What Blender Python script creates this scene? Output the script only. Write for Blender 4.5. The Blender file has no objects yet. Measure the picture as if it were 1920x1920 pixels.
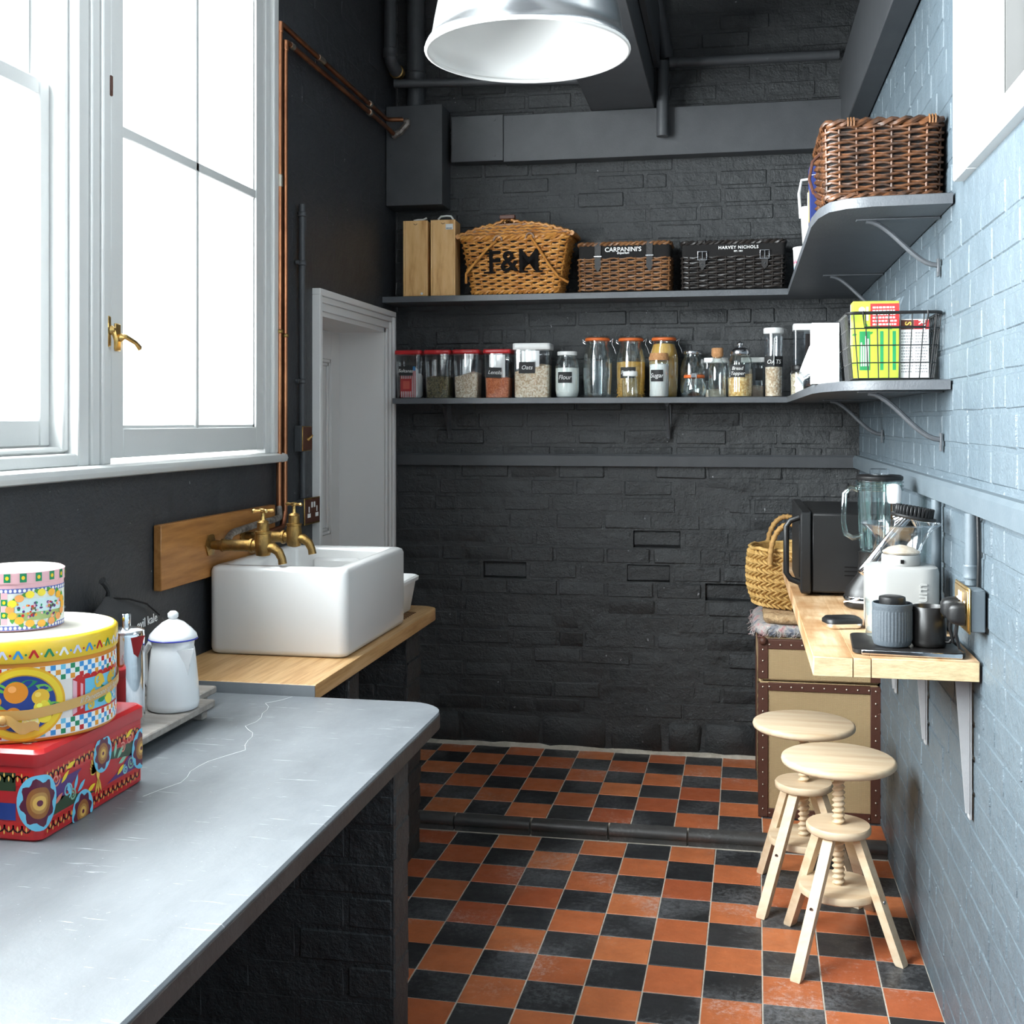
import bpy, bmesh, math, random
from math import sin, cos, pi, radians
from mathutils import Vector, Matrix

S = bpy.context.scene
COL = S.collection
R = random.Random(11)

# ------------------------------------------------------------------ camera
cam = bpy.data.objects.new('camera', bpy.data.cameras.new('camera'))
COL.objects.link(cam)
cam.location = (0, 0, 1.48)
cam.rotation_euler = (pi / 2, 0, 0.19)
cam.data.sensor_width = 36
cam.data.lens = 36 * 2180 / 1920
cam.data.shift_y = -170 / 1920
cam.data.clip_start = 0.05
S.camera = cam

# ------------------------------------------------------------------ world, daylight, exposure
S.view_settings.view_transform = 'Standard'
S.view_settings.look = 'None'
S.view_settings.gamma = 1
S.view_settings.use_curve_mapping = False
S.view_settings.exposure = 0.3
w = bpy.data.worlds.new('overcast_sky'); S.world = w; w.use_nodes = True
w.node_tree.nodes['Background'].inputs[0].default_value = (.92, .96, 1, 1)
w.node_tree.nodes['Background'].inputs[1].default_value = 3.0


def window_light(name, loc, rot, sx, sy, power, col):
    l = bpy.data.lights.new(name, 'AREA')
    l.shape = 'RECTANGLE'; l.size = sx; l.size_y = sy; l.energy = power; l.color = col
    o = bpy.data.objects.new(name, l); COL.objects.link(o)
    o.location = loc; o.rotation_euler = rot
    return o


# bright overcast daylight standing outside each window
window_light('daylight_casement', (-1.95, 3.10, 2.35), (0, -pi / 2, 0), 2.1, 1.3, 105, (.95, .98, 1))
window_light('daylight_sash', (-1.95, 1.70, 2.35), (0, -pi / 2, 0), 2.1, 1.6, 460, (.95, .98, 1))
window_light('fill_added_sash', (-1.95, -.25, 2.35), (0, -pi / 2, 0), 2.1, 1.7, 260, (.95, .98, 1))  # frontal fill, shining through a window added out of view
window_light('daylight_high_window', (.95, 1.90, 2.68), (0, pi / 2, 0), 1.2, 1.6, 9, (.97, .99, 1))

# ------------------------------------------------------------------ materials
MATS = {}


def new_mat(name):
    m = bpy.data.materials.new(name); m.use_nodes = True
    MATS[name] = m
    nt = m.node_tree
    return m, nt, nt.nodes['Principled BSDF']


def N(nt, typ, **kw):
    n = nt.nodes.new(typ)
    for k, v in kw.items():
        setattr(n, k, v)
    return n


def coords(nt, mode='obj', scale=(1, 1, 1)):
    mp = N(nt, 'ShaderNodeMapping')
    mp.inputs['Scale'].default_value = scale
    if mode == 'world':
        g = N(nt, 'ShaderNodeNewGeometry'); nt.links.new(g.outputs['Position'], mp.inputs['Vector'])
    else:
        t = N(nt, 'ShaderNodeTexCoord'); nt.links.new(t.outputs['Object'], mp.inputs['Vector'])
    return mp.outputs['Vector']


def noise(nt, vec, scale, detail=4, rough=.6):
    n = N(nt, 'ShaderNodeTexNoise')
    n.inputs['Scale'].default_value = scale; n.inputs['Detail'].default_value = detail
    n.inputs['Roughness'].default_value = rough
    nt.links.new(vec, n.inputs['Vector'])
    return n.outputs['Fac']


def ramp(nt, fac, stops, interp='LINEAR'):
    r = N(nt, 'ShaderNodeValToRGB'); r.color_ramp.interpolation = interp
    el = r.color_ramp.elements
    while len(el) < len(stops):
        el.new(.5)
    for e, (p, c) in zip(el, stops):
        e.position = p; e.color = (*c, 1) if len(c) == 3 else c
    nt.links.new(fac, r.inputs['Fac'])
    return r.outputs['Color']


def mixc(nt, fac, a, b, blend='MIX'):
    m = N(nt, 'ShaderNodeMix', data_type='RGBA', blend_type=blend)
    if isinstance(fac, (int, float)): m.inputs['Factor'].default_value = fac
    else: nt.links.new(fac, m.inputs['Factor'])
    for i, val in ((6, a), (7, b)):
        if isinstance(val, tuple): m.inputs[i].default_value = (*val, 1)
        else: nt.links.new(val, m.inputs[i])
    return m.outputs[2]


def bump(nt, bsdf, height, strength=.3, dist=.01):
    b = N(nt, 'ShaderNodeBump'); b.inputs['Strength'].default_value = strength; b.inputs['Distance'].default_value = dist
    nt.links.new(height, b.inputs['Height']); nt.links.new(b.outputs['Normal'], bsdf.inputs['Normal'])
    return b


def mat(name, col, rough=.5, metal=0., col2=None, vscale=8., bumps=0., bscale=60., mode='obj', spec=.5, stretch=(1, 1, 1), dist=.004, lo=.35, hi=.65):
    m, nt, p = new_mat(name)
    p.inputs['Base Color'].default_value = (*col, 1)
    p.inputs['Roughness'].default_value = rough
    p.inputs['Metallic'].default_value = metal
    p.inputs['Specular IOR Level'].default_value = spec
    if col2:
        v = coords(nt, mode, stretch)
        nt.links.new(ramp(nt, noise(nt, v, vscale), [(lo, col), (hi, col2)]), p.inputs['Base Color'])
    if bumps:
        v = coords(nt, mode, stretch)
        bump(nt, p, noise(nt, v, bscale), bumps, dist)
    return m


def speck(name, cols, scale, rough=.7, bumps=.6, dist=.004):
    """grains: one flat colour per voronoi cell"""
    m, nt, p = new_mat(name)
    v = coords(nt)
    vo = N(nt, 'ShaderNodeTexVoronoi'); vo.inputs['Scale'].default_value = scale
    nt.links.new(v, vo.inputs['Vector'])
    sp = N(nt, 'ShaderNodeSeparateColor'); nt.links.new(vo.outputs['Color'], sp.inputs[0])
    n = len(cols)
    nt.links.new(ramp(nt, sp.outputs[0], [(i / n, c) for i, c in enumerate(cols)], 'CONSTANT'), p.inputs['Base Color'])
    p.inputs['Roughness'].default_value = rough
    iv = N(nt, 'ShaderNodeMath', operation='SUBTRACT'); iv.inputs[0].default_value = 1
    nt.links.new(vo.outputs['Distance'], iv.inputs[1])
    bump(nt, p, iv.outputs[0], bumps, dist)
    return m


def wood(name, c1, c2, c3, axis=1, scale=9., rough=.5, stretch=14., bumps=.15, mode='obj', blot=None):
    m, nt, p = new_mat(name)
    sc = [stretch] * 3; sc[axis] = 1.0
    v = coords(nt, mode, tuple(sc))
    f = noise(nt, v, scale / 3, 6, .65)
    c = ramp(nt, f, [(.3, c1), (.5, c2), (.72, c3)])
    if blot:
        v2 = coords(nt, mode)
        c = mixc(nt, ramp(nt, noise(nt, v2, 5., 3), [(.42, (0, 0, 0)), (.66, (1, 1, 1))]), c, blot)
    nt.links.new(c, p.inputs['Base Color'])
    p.inputs['Roughness'].default_value = rough
    bump(nt, p, f, bumps, .003)
    return m


def thin_glass(name, tint=(1, 1, 1), gloss=.06, edge=.5, dirt=None):
    m = bpy.data.materials.new(name); m.use_nodes = True; MATS[name] = m
    nt = m.node_tree; nt.nodes.remove(nt.nodes['Principled BSDF'])
    out = nt.nodes['Material Output']
    t = N(nt, 'ShaderNodeBsdfTransparent'); t.inputs[0].default_value = (*tint, 1)
    g = N(nt, 'ShaderNodeBsdfGlossy'); g.inputs[0].default_value = (.95, .98, 1, 1); g.inputs['Roughness'].default_value = .06
    lw = N(nt, 'ShaderNodeLayerWeight'); lw.inputs[0].default_value = .35
    mr = N(nt, 'ShaderNodeMapRange'); mr.inputs[3].default_value = gloss; mr.inputs[4].default_value = edge
    nt.links.new(lw.outputs['Facing'], mr.inputs[0])
    mx = N(nt, 'ShaderNodeMixShader')
    nt.links.new(mr.outputs[0], mx.inputs[0]); nt.links.new(t.outputs[0], mx.inputs[1]); nt.links.new(g.outputs[0], mx.inputs[2])
    res = mx.outputs[0]
    if dirt:
        d = N(nt, 'ShaderNodeBsdfDiffuse'); d.inputs[0].default_value = (*dirt, 1)
        tr = N(nt, 'ShaderNodeBsdfTranslucent'); tr.inputs[0].default_value = (*dirt, 1)
        ad = N(nt, 'ShaderNodeMixShader'); ad.inputs[0].default_value = .12
        nt.links.new(d.outputs[0], ad.inputs[1]); nt.links.new(tr.outputs[0], ad.inputs[2])
        v = coords(nt, 'world', (1, 5, .5))
        f1 = noise(nt, v, 3.2, 6, .7)
        v2 = coords(nt, 'world', (1, 1, 1))
        f2 = noise(nt, v2, 2.3, 2, .5)
        mu = N(nt, 'ShaderNodeMath', operation='MULTIPLY')
        nt.links.new(f1, mu.inputs[0]); nt.links.new(f2, mu.inputs[1])
        rr = ramp(nt, mu.outputs[0], [(.33, (0, 0, 0)), (.40, (.55, .55, .55)), (.48, (.97, .97, .97))])
        m2 = N(nt, 'ShaderNodeMixShader')
        nt.links.new(rr, m2.inputs[0]); nt.links.new(res, m2.inputs[1]); nt.links.new(ad.outputs[0], m2.inputs[2])
        res = m2.outputs[0]
    nt.links.new(res, out.inputs['Surface'])
    return m


def print_mat(name, rough=.3):
    m, nt, p = new_mat(name)
    a = N(nt, 'ShaderNodeVertexColor'); a.layer_name = 'Col'
    nt.links.new(a.outputs['Color'], p.inputs['Base Color'])
    p.inputs['Roughness'].default_value = rough
    return m


def masonry(name, col, col2, rough, bumpiness):
    """thick brush-painted masonry: lumps at several sizes, a few pale chips"""
    m, nt, p = new_mat(name)
    v = coords(nt, 'world')
    base = ramp(nt, noise(nt, v, 3.5, 5), [(.3, col), (.7, col2)])
    chips = ramp(nt, noise(nt, v, 55., 2, .4), [(.775, (0, 0, 0)), (.80, (1, 1, 1))])
    base = mixc(nt, chips, base, (.30, .31, .32))
    nt.links.new(base, p.inputs['Base Color'])
    p.inputs['Roughness'].default_value = rough
    f1 = noise(nt, v, 12., 5, .6); f2 = noise(nt, v, 110., 4, .7)
    a = N(nt, 'ShaderNodeMath', operation='MULTIPLY_ADD'); a.inputs[1].default_value = .22
    nt.links.new(f2, a.inputs[0]); nt.links.new(f1, a.inputs[2])
    bump(nt, p, a.outputs[0], bumpiness, .02)
    return m


def tile_mat(name, cols, scuff, lo=.30, hi=.46):
    m, nt, p = new_mat(name)
    v = coords(nt, 'world')
    oi = N(nt, 'ShaderNodeObjectInfo')
    c = ramp(nt, oi.outputs['Random'], [(i / (len(cols) - 1), k) for i, k in enumerate(cols)])
    c = mixc(nt, ramp(nt, noise(nt, v, 14., 6, .7), [(.35, (0, 0, 0)), (.7, (.45, .45, .45))]), c, tuple(k * .55 for k in cols[0]))
    # white bloom worn in patches
    mu = N(nt, 'ShaderNodeMath', operation='MULTIPLY')
    nt.links.new(noise(nt, v, 2.6, 2), mu.inputs[0]); nt.links.new(noise(nt, v, 60., 6, .8), mu.inputs[1])
    c = mixc(nt, ramp(nt, mu.outputs[0], [(lo, (0, 0, 0)), (hi, (.8, .8, .8))]), c, scuff)
    nt.links.new(c, p.inputs['Base Color'])
    nt.links.new(ramp(nt, noise(nt, v, 24., 5), [(.3, (.3, .3, .3)), (.7, (.56, .56, .56))]), p.inputs['Roughness'])
    bump(nt, p, noise(nt, v, 70., 5, .7), .25, .003)
    return m


masonry('paint_masonry', (.032, .0342, .036), (.0405, .043, .045), .5, .9)
masonry('paint_masonry_lit', (.092, .122, .145), (.114, .144, .166), .45, .7)  # the dark wall paint again, window brightness and sky blue mixed into its colour
masonry('paint_plaster', (.031, .033, .037), (.038, .040, .045), .46, .45)
mat('paint_smooth', (.048, .051, .056), .5, bumps=.12, bscale=220, mode='world', col2=(.058, .061, .066), vscale=12)
mat('paint_shelf', (.085, .092, .102), .42, bumps=.25, bscale=130, mode='world', col2=(.10, .107, .117), vscale=14)
mat('paint_smooth_lit', (.105, .132, .152), .45, bumps=.15, bscale=130, mode='world', col2=(.118, .145, .165), vscale=14)  # smooth paint with the right wall's window light mixed into the colour
mat('white_paint_shaded', (.16, .158, .154), .45)  # white paint darkened so the high window's reveal and sash look shaded
mat('white_paint', (.60, .605, .595), .38, bumps=.08, bscale=90, mode='world')
mat('grey_door_paint', (.74, .725, .71), .45, bumps=.1, bscale=120, mode='world')
mat('ceiling_paint', (.30, .31, .32), .7, bumps=.2, bscale=30, mode='world')
thin_glass('window_glass', (.98, 1, 1), .03, .3, dirt=(.62, .55, .50))
thin_glass('jar_glass', (.93, .97, .96), .09, .75)
thin_glass('clear_plastic', (.95, .96, .97), .10, .6)
thin_glass('green_glass', (.88, .97, .95), .12, .85)
thin_glass('bag_film', (.86, .90, .92), .22, .8)
mat('grout', (.62, .56, .48), .9, bumps=.6, bscale=160, mode='world', col2=(.46, .41, .34), vscale=25)
tile_mat('tile_red', [(.48, .125, .045), (.66, .215, .080), (.57, .16, .058), (.41, .095, .036)], (.62, .52, .47))
tile_mat('tile_black', [(.018, .019, .021), (.035, .036, .038), (.024, .025, .028), (.045, .045, .047)], (.20, .205, .215), .235, .42)
tile_mat('tile_nosing', [(.055, .052, .050), (.085, .082, .08), (.065, .062, .06)], (.2, .2, .2))
mat('steel', (.62, .63, .65), .22, 1.0, bumps=.02, bscale=40)
mat('chrome', (.85, .86, .88), .06, 1.0)
mat('aluminium', (.80, .81, .82), .27, 1.0, bumps=.04, bscale=300, stretch=(1, 1, .1))
mat('enamel_white', (.72, .73, .74), .14)
mat('lamp_white', (.58, .58, .57), .3)
mat('grinder_white', (.40, .395, .38), .25)
mat('dull_stud', (.36, .30, .24), .4, .6)
mat('ceramic', (.68, .675, .665), .12)
mat('plastic_white', (.78, .78, .77), .35)
mat('bracket_white', (.42, .42, .43), .5, bumps=.2, bscale=90)
mat('plastic_black', (.0065, .0065, .007), .42, bumps=.1, bscale=300)
mat('black_metal', (.007, .007, .0075), .42)
mat('brass', (.72, .47, .16), .30, 1.0, col2=(.55, .36, .13), vscale=60, bumps=.15, bscale=160)
mat('old_brass', (.42, .25, .075), .42, 1.0, col2=(.26, .17, .07), vscale=40, bumps=.35, bscale=140)
mat('copper', (.62, .27, .13), .34, 1.0, col2=(.33, .13, .07), vscale=9, bumps=.12, bscale=60, stretch=(1, 1, .4))
mat('solder', (.50, .45, .38), .4, 1.0, bumps=.4, bscale=140)
mat('lead', (.10, .085, .075), .5, .5, col2=(.32, .29, .26), vscale=60, bumps=.5, bscale=90)
wood('oak', (.24, .092, .020), (.34, .145, .036), (.43, .20, .058), 1, 14, .5, 10, .4)
wood('sink_top_wood', (.40, .20, .07), (.56, .33, .14), (.68, .45, .23), 1, 12, .42, 16, .1)
wood('beech', (.66, .47, .29), (.75, .58, .39), (.82, .68, .50), 0, 9, .5, 10, .06)
wood('pine_box', (.58, .27, .075), (.80, .47, .18), (.88, .57, .26), 2, 15, .5, 6, .08)
wood('slab_wood', (.40, .22, .095), (.62, .42, .24), (.76, .60, .42), 1, 8, .5, 9, .12, blot=(.36, .17, .06))
mat('endgrain', (.56, .42, .24), .6, col2=(.70, .56, .33), vscale=30, bumps=.3, bscale=70, stretch=(1, 1, 3))
wood('weathered', (.20, .175, .155), (.28, .25, .225), (.38, .35, .32), 0, 10, .7, 12, .2)
mat('cork', (.52, .27, .12), .8, col2=(.38, .18, .07), vscale=90, bumps=.5, bscale=120)
mat('wicker_gold', (.62, .29, .065), .38, col2=(.38, .14, .026), vscale=30)
mat('wicker_brown', (.27, .125, .048), .45, col2=(.14, .06, .025), vscale=26)
mat('wicker_black', (.030, .024, .021), .42, col2=(.016, .013, .012), vscale=26)
mat('wicker_dark', (.15, .058, .022), .38, col2=(.035, .018, .011), vscale=26)
mat('seagrass', (.70, .46, .17), .6, col2=(.46, .26, .07), vscale=45, bumps=.4, bscale=120)
mat('rope', (.48, .28, .09), .7, col2=(.36, .19, .06), vscale=60, bumps=.4, bscale=200)
mat('leather_brown', (.085, .030, .018), .5, bumps=.3, bscale=160)
mat('leather_dark', (.012, .010, .010), .5, bumps=.3, bscale=180)
mat('fabric_black', (.009, .008, .008), .95, bumps=.4, bscale=500)
mat('kale_cloth', (.040, .040, .042), .85, bumps=.5, bscale=350, col2=(.052, .05, .05), vscale=12)
mat('ribbon', (.62, .36, .11), .4)
mat('red_plastic', (.48, .018, .022), .3)
mat('orange_rubber', (.62, .13, .025), .45)
mat('ink', (.006, .005, .005), .85, spec=.15)
mat('chalkboard', (.018, .018, .019), .7)
mat('chalk', (.75, .75, .74), .8)
mat('white_ink', (.85, .85, .84), .6)
mat('gold_ink', (.75, .55, .12), .5)
mat('paper', (.86, .86, .84), .7)
print_mat('print_gloss', .22)
print_mat('print_matt', .6)
speck('grain_green', [(.10, .085, .035), (.17, .14, .06), (.06, .055, .03), (.22, .18, .09)], 190)
speck('grain_barley', [(.60, .48, .34), (.70, .60, .46), (.48, .36, .24), (.76, .68, .56)], 190)
speck('grain_lentil', [(.58, .17, .06), (.66, .23, .10), (.50, .13, .045)], 240)
speck('grain_oats', [(.62, .48, .32), (.74, .63, .47), (.52, .38, .24), (.80, .72, .58)], 150)
speck('grain_corn', [(.72, .46, .16), (.82, .62, .30), (.60, .34, .10)], 130)
mat('flour', (.86, .86, .84), .9, bumps=.2, bscale=60)
mat('sugar', (.88, .88, .88), .8, bumps=.2, bscale=200)
mat('coffee_grounds', (.62, .49, .36), .9, col2=(.72, .62, .5), vscale=80, bumps=.4, bscale=120)
mat('pasta', (.66, .40, .09), .6, col2=(.50, .27, .05), vscale=60, bumps=.6, bscale=70)
mat('spaghetti', (.74, .46, .10), .5, col2=(.62, .34, .06), vscale=30, bumps=.5, bscale=220, stretch=(1, 1, .02))
mat('ribbed_grey', (.062, .078, .094), .6, bumps=.3, bscale=500, col2=(.085, .102, .118), vscale=300)
mat('mug_black', (.010, .009, .0085), .36)


def burlap():
    m, nt, p = new_mat('burlap')
    v = coords(nt)
    wv = []
    for d in ('X', 'Z'):
        t = N(nt, 'ShaderNodeTexWave', bands_direction=d); t.inputs['Scale'].default_value = 95; t.inputs['Distortion'].default_value = 1.5
        t.inputs['Detail'].default_value = 1
        nt.links.new(v, t.inputs['Vector']); wv.append(t.outputs['Fac'])
    mu = N(nt, 'ShaderNodeMath', operation='MULTIPLY'); nt.links.new(wv[0], mu.inputs[0]); nt.links.new(wv[1], mu.inputs[1])
    nt.links.new(ramp(nt, mu.outputs[0], [(0, (.40, .27, .13)), (.6, (.66, .50, .29))]), p.inputs['Base Color'])
    p.inputs['Roughness'].default_value = .9
    bump(nt, p, mu.outputs[0], .6, .003)


burlap()


def slate():
    m, nt, p = new_mat('slate')
    v = coords(nt, 'world')
    c = ramp(nt, noise(nt, coords(nt, 'world', (1, .35, 1)), 5., 6, .65), [(.3, (.125, .135, .147)), (.7, (.19, .203, .217))])
    # scratches: thin stretched streaks in two directions
    for sc, rot in (((4, 60, 1), .25), ((7, 85, 1), -.35), ((3, 50, 1), .9)):
        mp = N(nt, 'ShaderNodeMapping'); mp.inputs['Scale'].default_value = sc; mp.inputs['Rotation'].default_value = (0, 0, rot)
        g = N(nt, 'ShaderNodeNewGeometry'); nt.links.new(g.outputs['Position'], mp.inputs['Vector'])
        f = ramp(nt, noise(nt, mp.outputs[0], 1.6, 3, .6), [(.70, (0, 0, 0)), (.735, (.75, .75, .75))])
        c = mixc(nt, f, c, (.55, .57, .59))
    f = ramp(nt, noise(nt, v, 130., 3, .6), [(.70, (0, 0, 0)), (.74, (.6, .6, .6))])
    c = mixc(nt, f, c, (.40, .42, .44))
    nt.links.new(c, p.inputs['Base Color'])
    nt.links.new(ramp(nt, noise(nt, v, 9., 5), [(.3, (.34, .34, .34)), (.7, (.48, .48, .48))]), p.inputs['Roughness'])
    bump(nt, p, noise(nt, v, 30., 6, .65), .18, .004)


slate()
mat('slate_edge', (.034, .027, .024), .55, col2=(.052, .043, .039), vscale=14, bumps=.4, bscale=50, mode='world')  # brown of the floor's reflection put into the edge colour


def iridescent(name, c1, c2, c3, scale=40):
    m, nt, p = new_mat(name)
    nt.links.new(ramp(nt, noise(nt, coords(nt), scale, 3), [(.3, c1), (.5, c2), (.7, c3)]), p.inputs['Base Color'])
    p.inputs['Roughness'].default_value = .9
    bump(nt, p, noise(nt, coords(nt), scale * 2, 4), .8, .01)


iridescent('rag_rug', (.10, .13, .20), (.48, .45, .42), (.55, .22, .24), 28)
iridescent('jute_sack', (.42, .27, .14), (.52, .36, .20), (.34, .20, .09), 34)

# ------------------------------------------------------------------ mesh helpers
def rrect(x0, y0, x1, y1, r, n=5):
    """rounded rectangle, counter-clockwise"""
    pts = []
    for cx, cy, a in ((x1 - r, y1 - r, 0), (x0 + r, y1 - r, 90), (x0 + r, y0 + r, 180), (x1 - r, y0 + r, 270)):
        for i in range(n + 1):
            t = radians(a + 90 * i / n)
            pts.append((cx + r * cos(t), cy + r * sin(t)))
    return pts


class B:
    """collects geometry; build() links it as one mesh object"""

    def __init__(s):
        s.v = []; s.f = []; s.c = []; s.col = None; s.M = None

    def add(s, vs, fs, col=None):
        o = len(s.v)
        s.v += [tuple(s.M @ Vector(p)) for p in vs] if s.M is not None else [tuple(p) for p in vs]
        s.f += [tuple(i + o for i in f) for f in fs]
        s.c += [col or s.col or (.5, .5, .5)] * len(fs)
        return s

    def box(s, x0, y0, z0, x1, y1, z1, b=0., col=None):
        if b <= 0:
            vs = [(x, y, z) for x in (x0, x1) for y in (y0, y1) for z in (z0, z1)]
            return s.add(vs, [(0, 1, 3, 2), (4, 6, 7, 5), (0, 4, 5, 1), (2, 3, 7, 6), (0, 2, 6, 4), (1, 5, 7, 3)], col)
        c = ((x0 + x1) / 2, (y0 + y1) / 2, (z0 + z1) / 2); h = (abs(x1 - x0) / 2, abs(y1 - y0) / 2, abs(z1 - z0) / 2)
        b = min(b, min(h) * .9)
        vs = []; idx = {}
        for sx in (-1, 1):
            for sy in (-1, 1):
                for sz in (-1, 1):
                    for a in range(3):
                        sg = (sx, sy, sz)
                        idx[sg, a] = len(vs)
                        vs.append(tuple(c[k] + sg[k] * (h[k] if k == a else h[k] - b) for k in range(3)))
        fs = []
        for a in range(3):
            o1, o2 = [(1, 2), (2, 0), (0, 1)][a]
            for sg in (-1, 1):
                q = []
                for u, v in ((-1, -1), (1, -1), (1, 1), (-1, 1)):
                    t = [0, 0, 0]; t[a] = sg; t[o1] = u; t[o2] = v
                    q.append(idx[tuple(t), a])
                fs.append(q if sg > 0 else q[::-1])
        for a in range(3):
            for b2 in range(a + 1, 3):
                k = 3 - a - b2
                for sa in (-1, 1):
                    for sb in (-1, 1):
                        t1 = [0, 0, 0]; t1[a] = sa; t1[b2] = sb; t1[k] = 1
                        t2 = list(t1); t2[k] = -1
                        fs.append([idx[tuple(t1), a], idx[tuple(t2), a], idx[tuple(t2), b2], idx[tuple(t1), b2]])
        for sx in (-1, 1):
            for sy in (-1, 1):
                for sz in (-1, 1):
                    fs.append([idx[(sx, sy, sz), a] for a in range(3)])
        return s.add(vs, fs, col)

    def loft(s, loops, cap0=True, cap1=True, closed=True, col=None, ring=False):
        n = len(loops[0]); vs = [p for l in loops for p in l]; fs = []
        m = len(loops)
        for i in range(m if ring else m - 1):
            i2 = (i + 1) % m
            for j in range(n if closed else n - 1):
                k = (j + 1) % n
                fs.append((i * n + j, i * n + k, i2 * n + k, i2 * n + j))
        if closed and not ring:
            if cap0: fs.append(tuple(range(n))[::-1])
            if cap1: fs.append(tuple((m - 1) * n + j for j in range(n)))
        return s.add(vs, fs, col)

    def lathe(s, prof, n=28, c=(0, 0, 0), cap0=True, cap1=True, col=None, axis='z', a0=0.):
        loops = []
        for r, z in prof:
            l = []
            for i in range(n):
                t = a0 + 2 * pi * i / n
                p = (r * cos(t), r * sin(t), z)
                if axis == 'x': p = (p[2], p[0], p[1])
                if axis == 'y': p = (p[1], p[2], p[0])
                l.append((c[0] + p[0], c[1] + p[1], c[2] + p[2]))
            loops.append(l)
        return s.loft(loops, cap0, cap1, True, col)

    def prism(s, poly, z0, z1, ch=0., col=None, axis='z', off=(0, 0, 0)):
        """polygon pulled along an axis; ch = chamfer of both ends"""
        cx = sum(p[0] for p in poly) / len(poly); cy = sum(p[1] for p in poly) / len(poly)
        w_ = max(abs(p[0] - cx) for p in poly); h_ = max(abs(p[1] - cy) for p in poly)
        kx = (w_ - ch) / w_ if w_ else 1; ky = (h_ - ch) / h_ if h_ else 1
        ins = [(cx + (x - cx) * kx, cy + (y - cy) * ky) for x, y in poly]
        sg = 1 if z1 > z0 else -1
        lv = [(ins, z0), (poly, z0 + sg * ch), (poly, z1 - sg * ch), (ins, z1)] if ch > 0 else [(poly, z0), (poly, z1)]
        loops = []
        for pl, z in lv:
            l = []
            for x, y in pl:
                p = (x, y, z)
                if axis == 'x': p = (z, x, y)
                if axis == 'y': p = (x, z, y)
                l.append((p[0] + off[0], p[1] + off[1], p[2] + off[2]))
            loops.append(l)
        return s.loft(loops, col=col)

    def tube(s, pts, r, n=8, closed=False, col=None, flat=None):
        pts = [Vector(p) for p in pts]; m = len(pts)
        rs = r if isinstance(r, (list, tuple)) else [r] * m
        tans = []
        for i in range(m):
            a = pts[(i - 1) % m] if (closed or i > 0) else pts[i]
            b = pts[(i + 1) % m] if (closed or i < m - 1) else pts[i]
            tans.append((b - a).normalized())
        t0 = tans[0]
        up = Vector((0, 0, 1)) if abs(t0.z) < .9 else Vector((1, 0, 0))
        nrm = (up - t0 * up.dot(t0)).normalized()
        loops = []
        for i in range(m):
            t = tans[i]
            nrm = (nrm - t * nrm.dot(t))
            nrm = nrm.normalized() if nrm.length > 1e-6 else Vector((1, 0, 0))
            bi = t.cross(nrm)
            fl = flat or 1.
            loops.append([tuple(pts[i] + nrm * (rs[i] * fl * cos(2 * pi * k / n)) + bi * (rs[i] * sin(2 * pi * k / n))) for k in range(n)])
        return s.loft(loops, col=col, ring=closed)

    def poly(s, pts, col=None):
        return s.add(pts, [tuple(range(len(pts)))], col)

    def ball(s, c, r, n=12, m=7, col=None, sz=1.):
        prof = [(max(1e-4, r * sin(pi * i / m)), -r * sz * cos(pi * i / m)) for i in range(m + 1)]
        return s.lathe(prof, n, c, col=col)

    def mesh(s, name, m, angle=38, colored=False, fix=True):
        me = bpy.data.meshes.new(name)
        me.from_pydata(s.v, [], s.f)
        if fix:
            bm = bmesh.new(); bm.from_mesh(me); bmesh.ops.recalc_face_normals(bm, faces=bm.faces); bm.to_mesh(me); bm.free()
        me.polygons.foreach_set('use_smooth', [True] * len(me.polygons))
        me.set_sharp_from_angle(angle=radians(angle))
        if colored:
            at = me.color_attributes.new('Col', 'FLOAT_COLOR', 'CORNER')
            d = []
            for p in me.polygons:
                c = s.c[p.index]
                d += [c[0], c[1], c[2], 1.] * p.loop_total
            at.data.foreach_set('color', d)
        me.materials.append(MATS[m])
        return me

    def build(s, name, m, parent=None, angle=38, colored=False, fix=True):
        o = bpy.data.objects.new(name, s.mesh(name, m, angle, colored, fix))
        COL.objects.link(o)
        if parent: o.parent = parent
        return o


def tag(o, label, cat, group=None):
    o['label'] = label; o['category'] = cat
    if group: o['group'] = group
    return o


def thing(name, label, cat, loc=(0, 0, 0), rz=0., group=None):
    o = bpy.data.objects.new(name, None); COL.objects.link(o)
    o.empty_display_size = .05
    o.location = loc; o.rotation_euler = (0, 0, rz)
    return tag(o, label, cat, group)


def struct(o, label=None):
    o['kind'] = 'structure'
    if label: o['label'] = label
    return o


def dup(root, loc, rz, label=None, group=None):
    r = root.copy(); COL.objects.link(r); r.location = loc; r.rotation_euler = (0, 0, rz)
    if label: r['label'] = label
    if group: r['group'] = group
    for ch in list(root.children):
        c = ch.copy(); COL.objects.link(c); c.parent = r
        for g in ch.children:
            d = g.copy(); COL.objects.link(d); d.parent = c
    return r


def inst(name, me, parent, loc, rot=(0, 0, 0), scale=(1, 1, 1)):
    o = bpy.data.objects.new(name, me); COL.objects.link(o)
    o.parent = parent; o.location = loc; o.rotation_euler = rot; o.scale = scale
    return o


FRONT = Matrix.Rotation(pi / 2, 4, 'X')          # text plane upright, facing -Y


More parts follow.
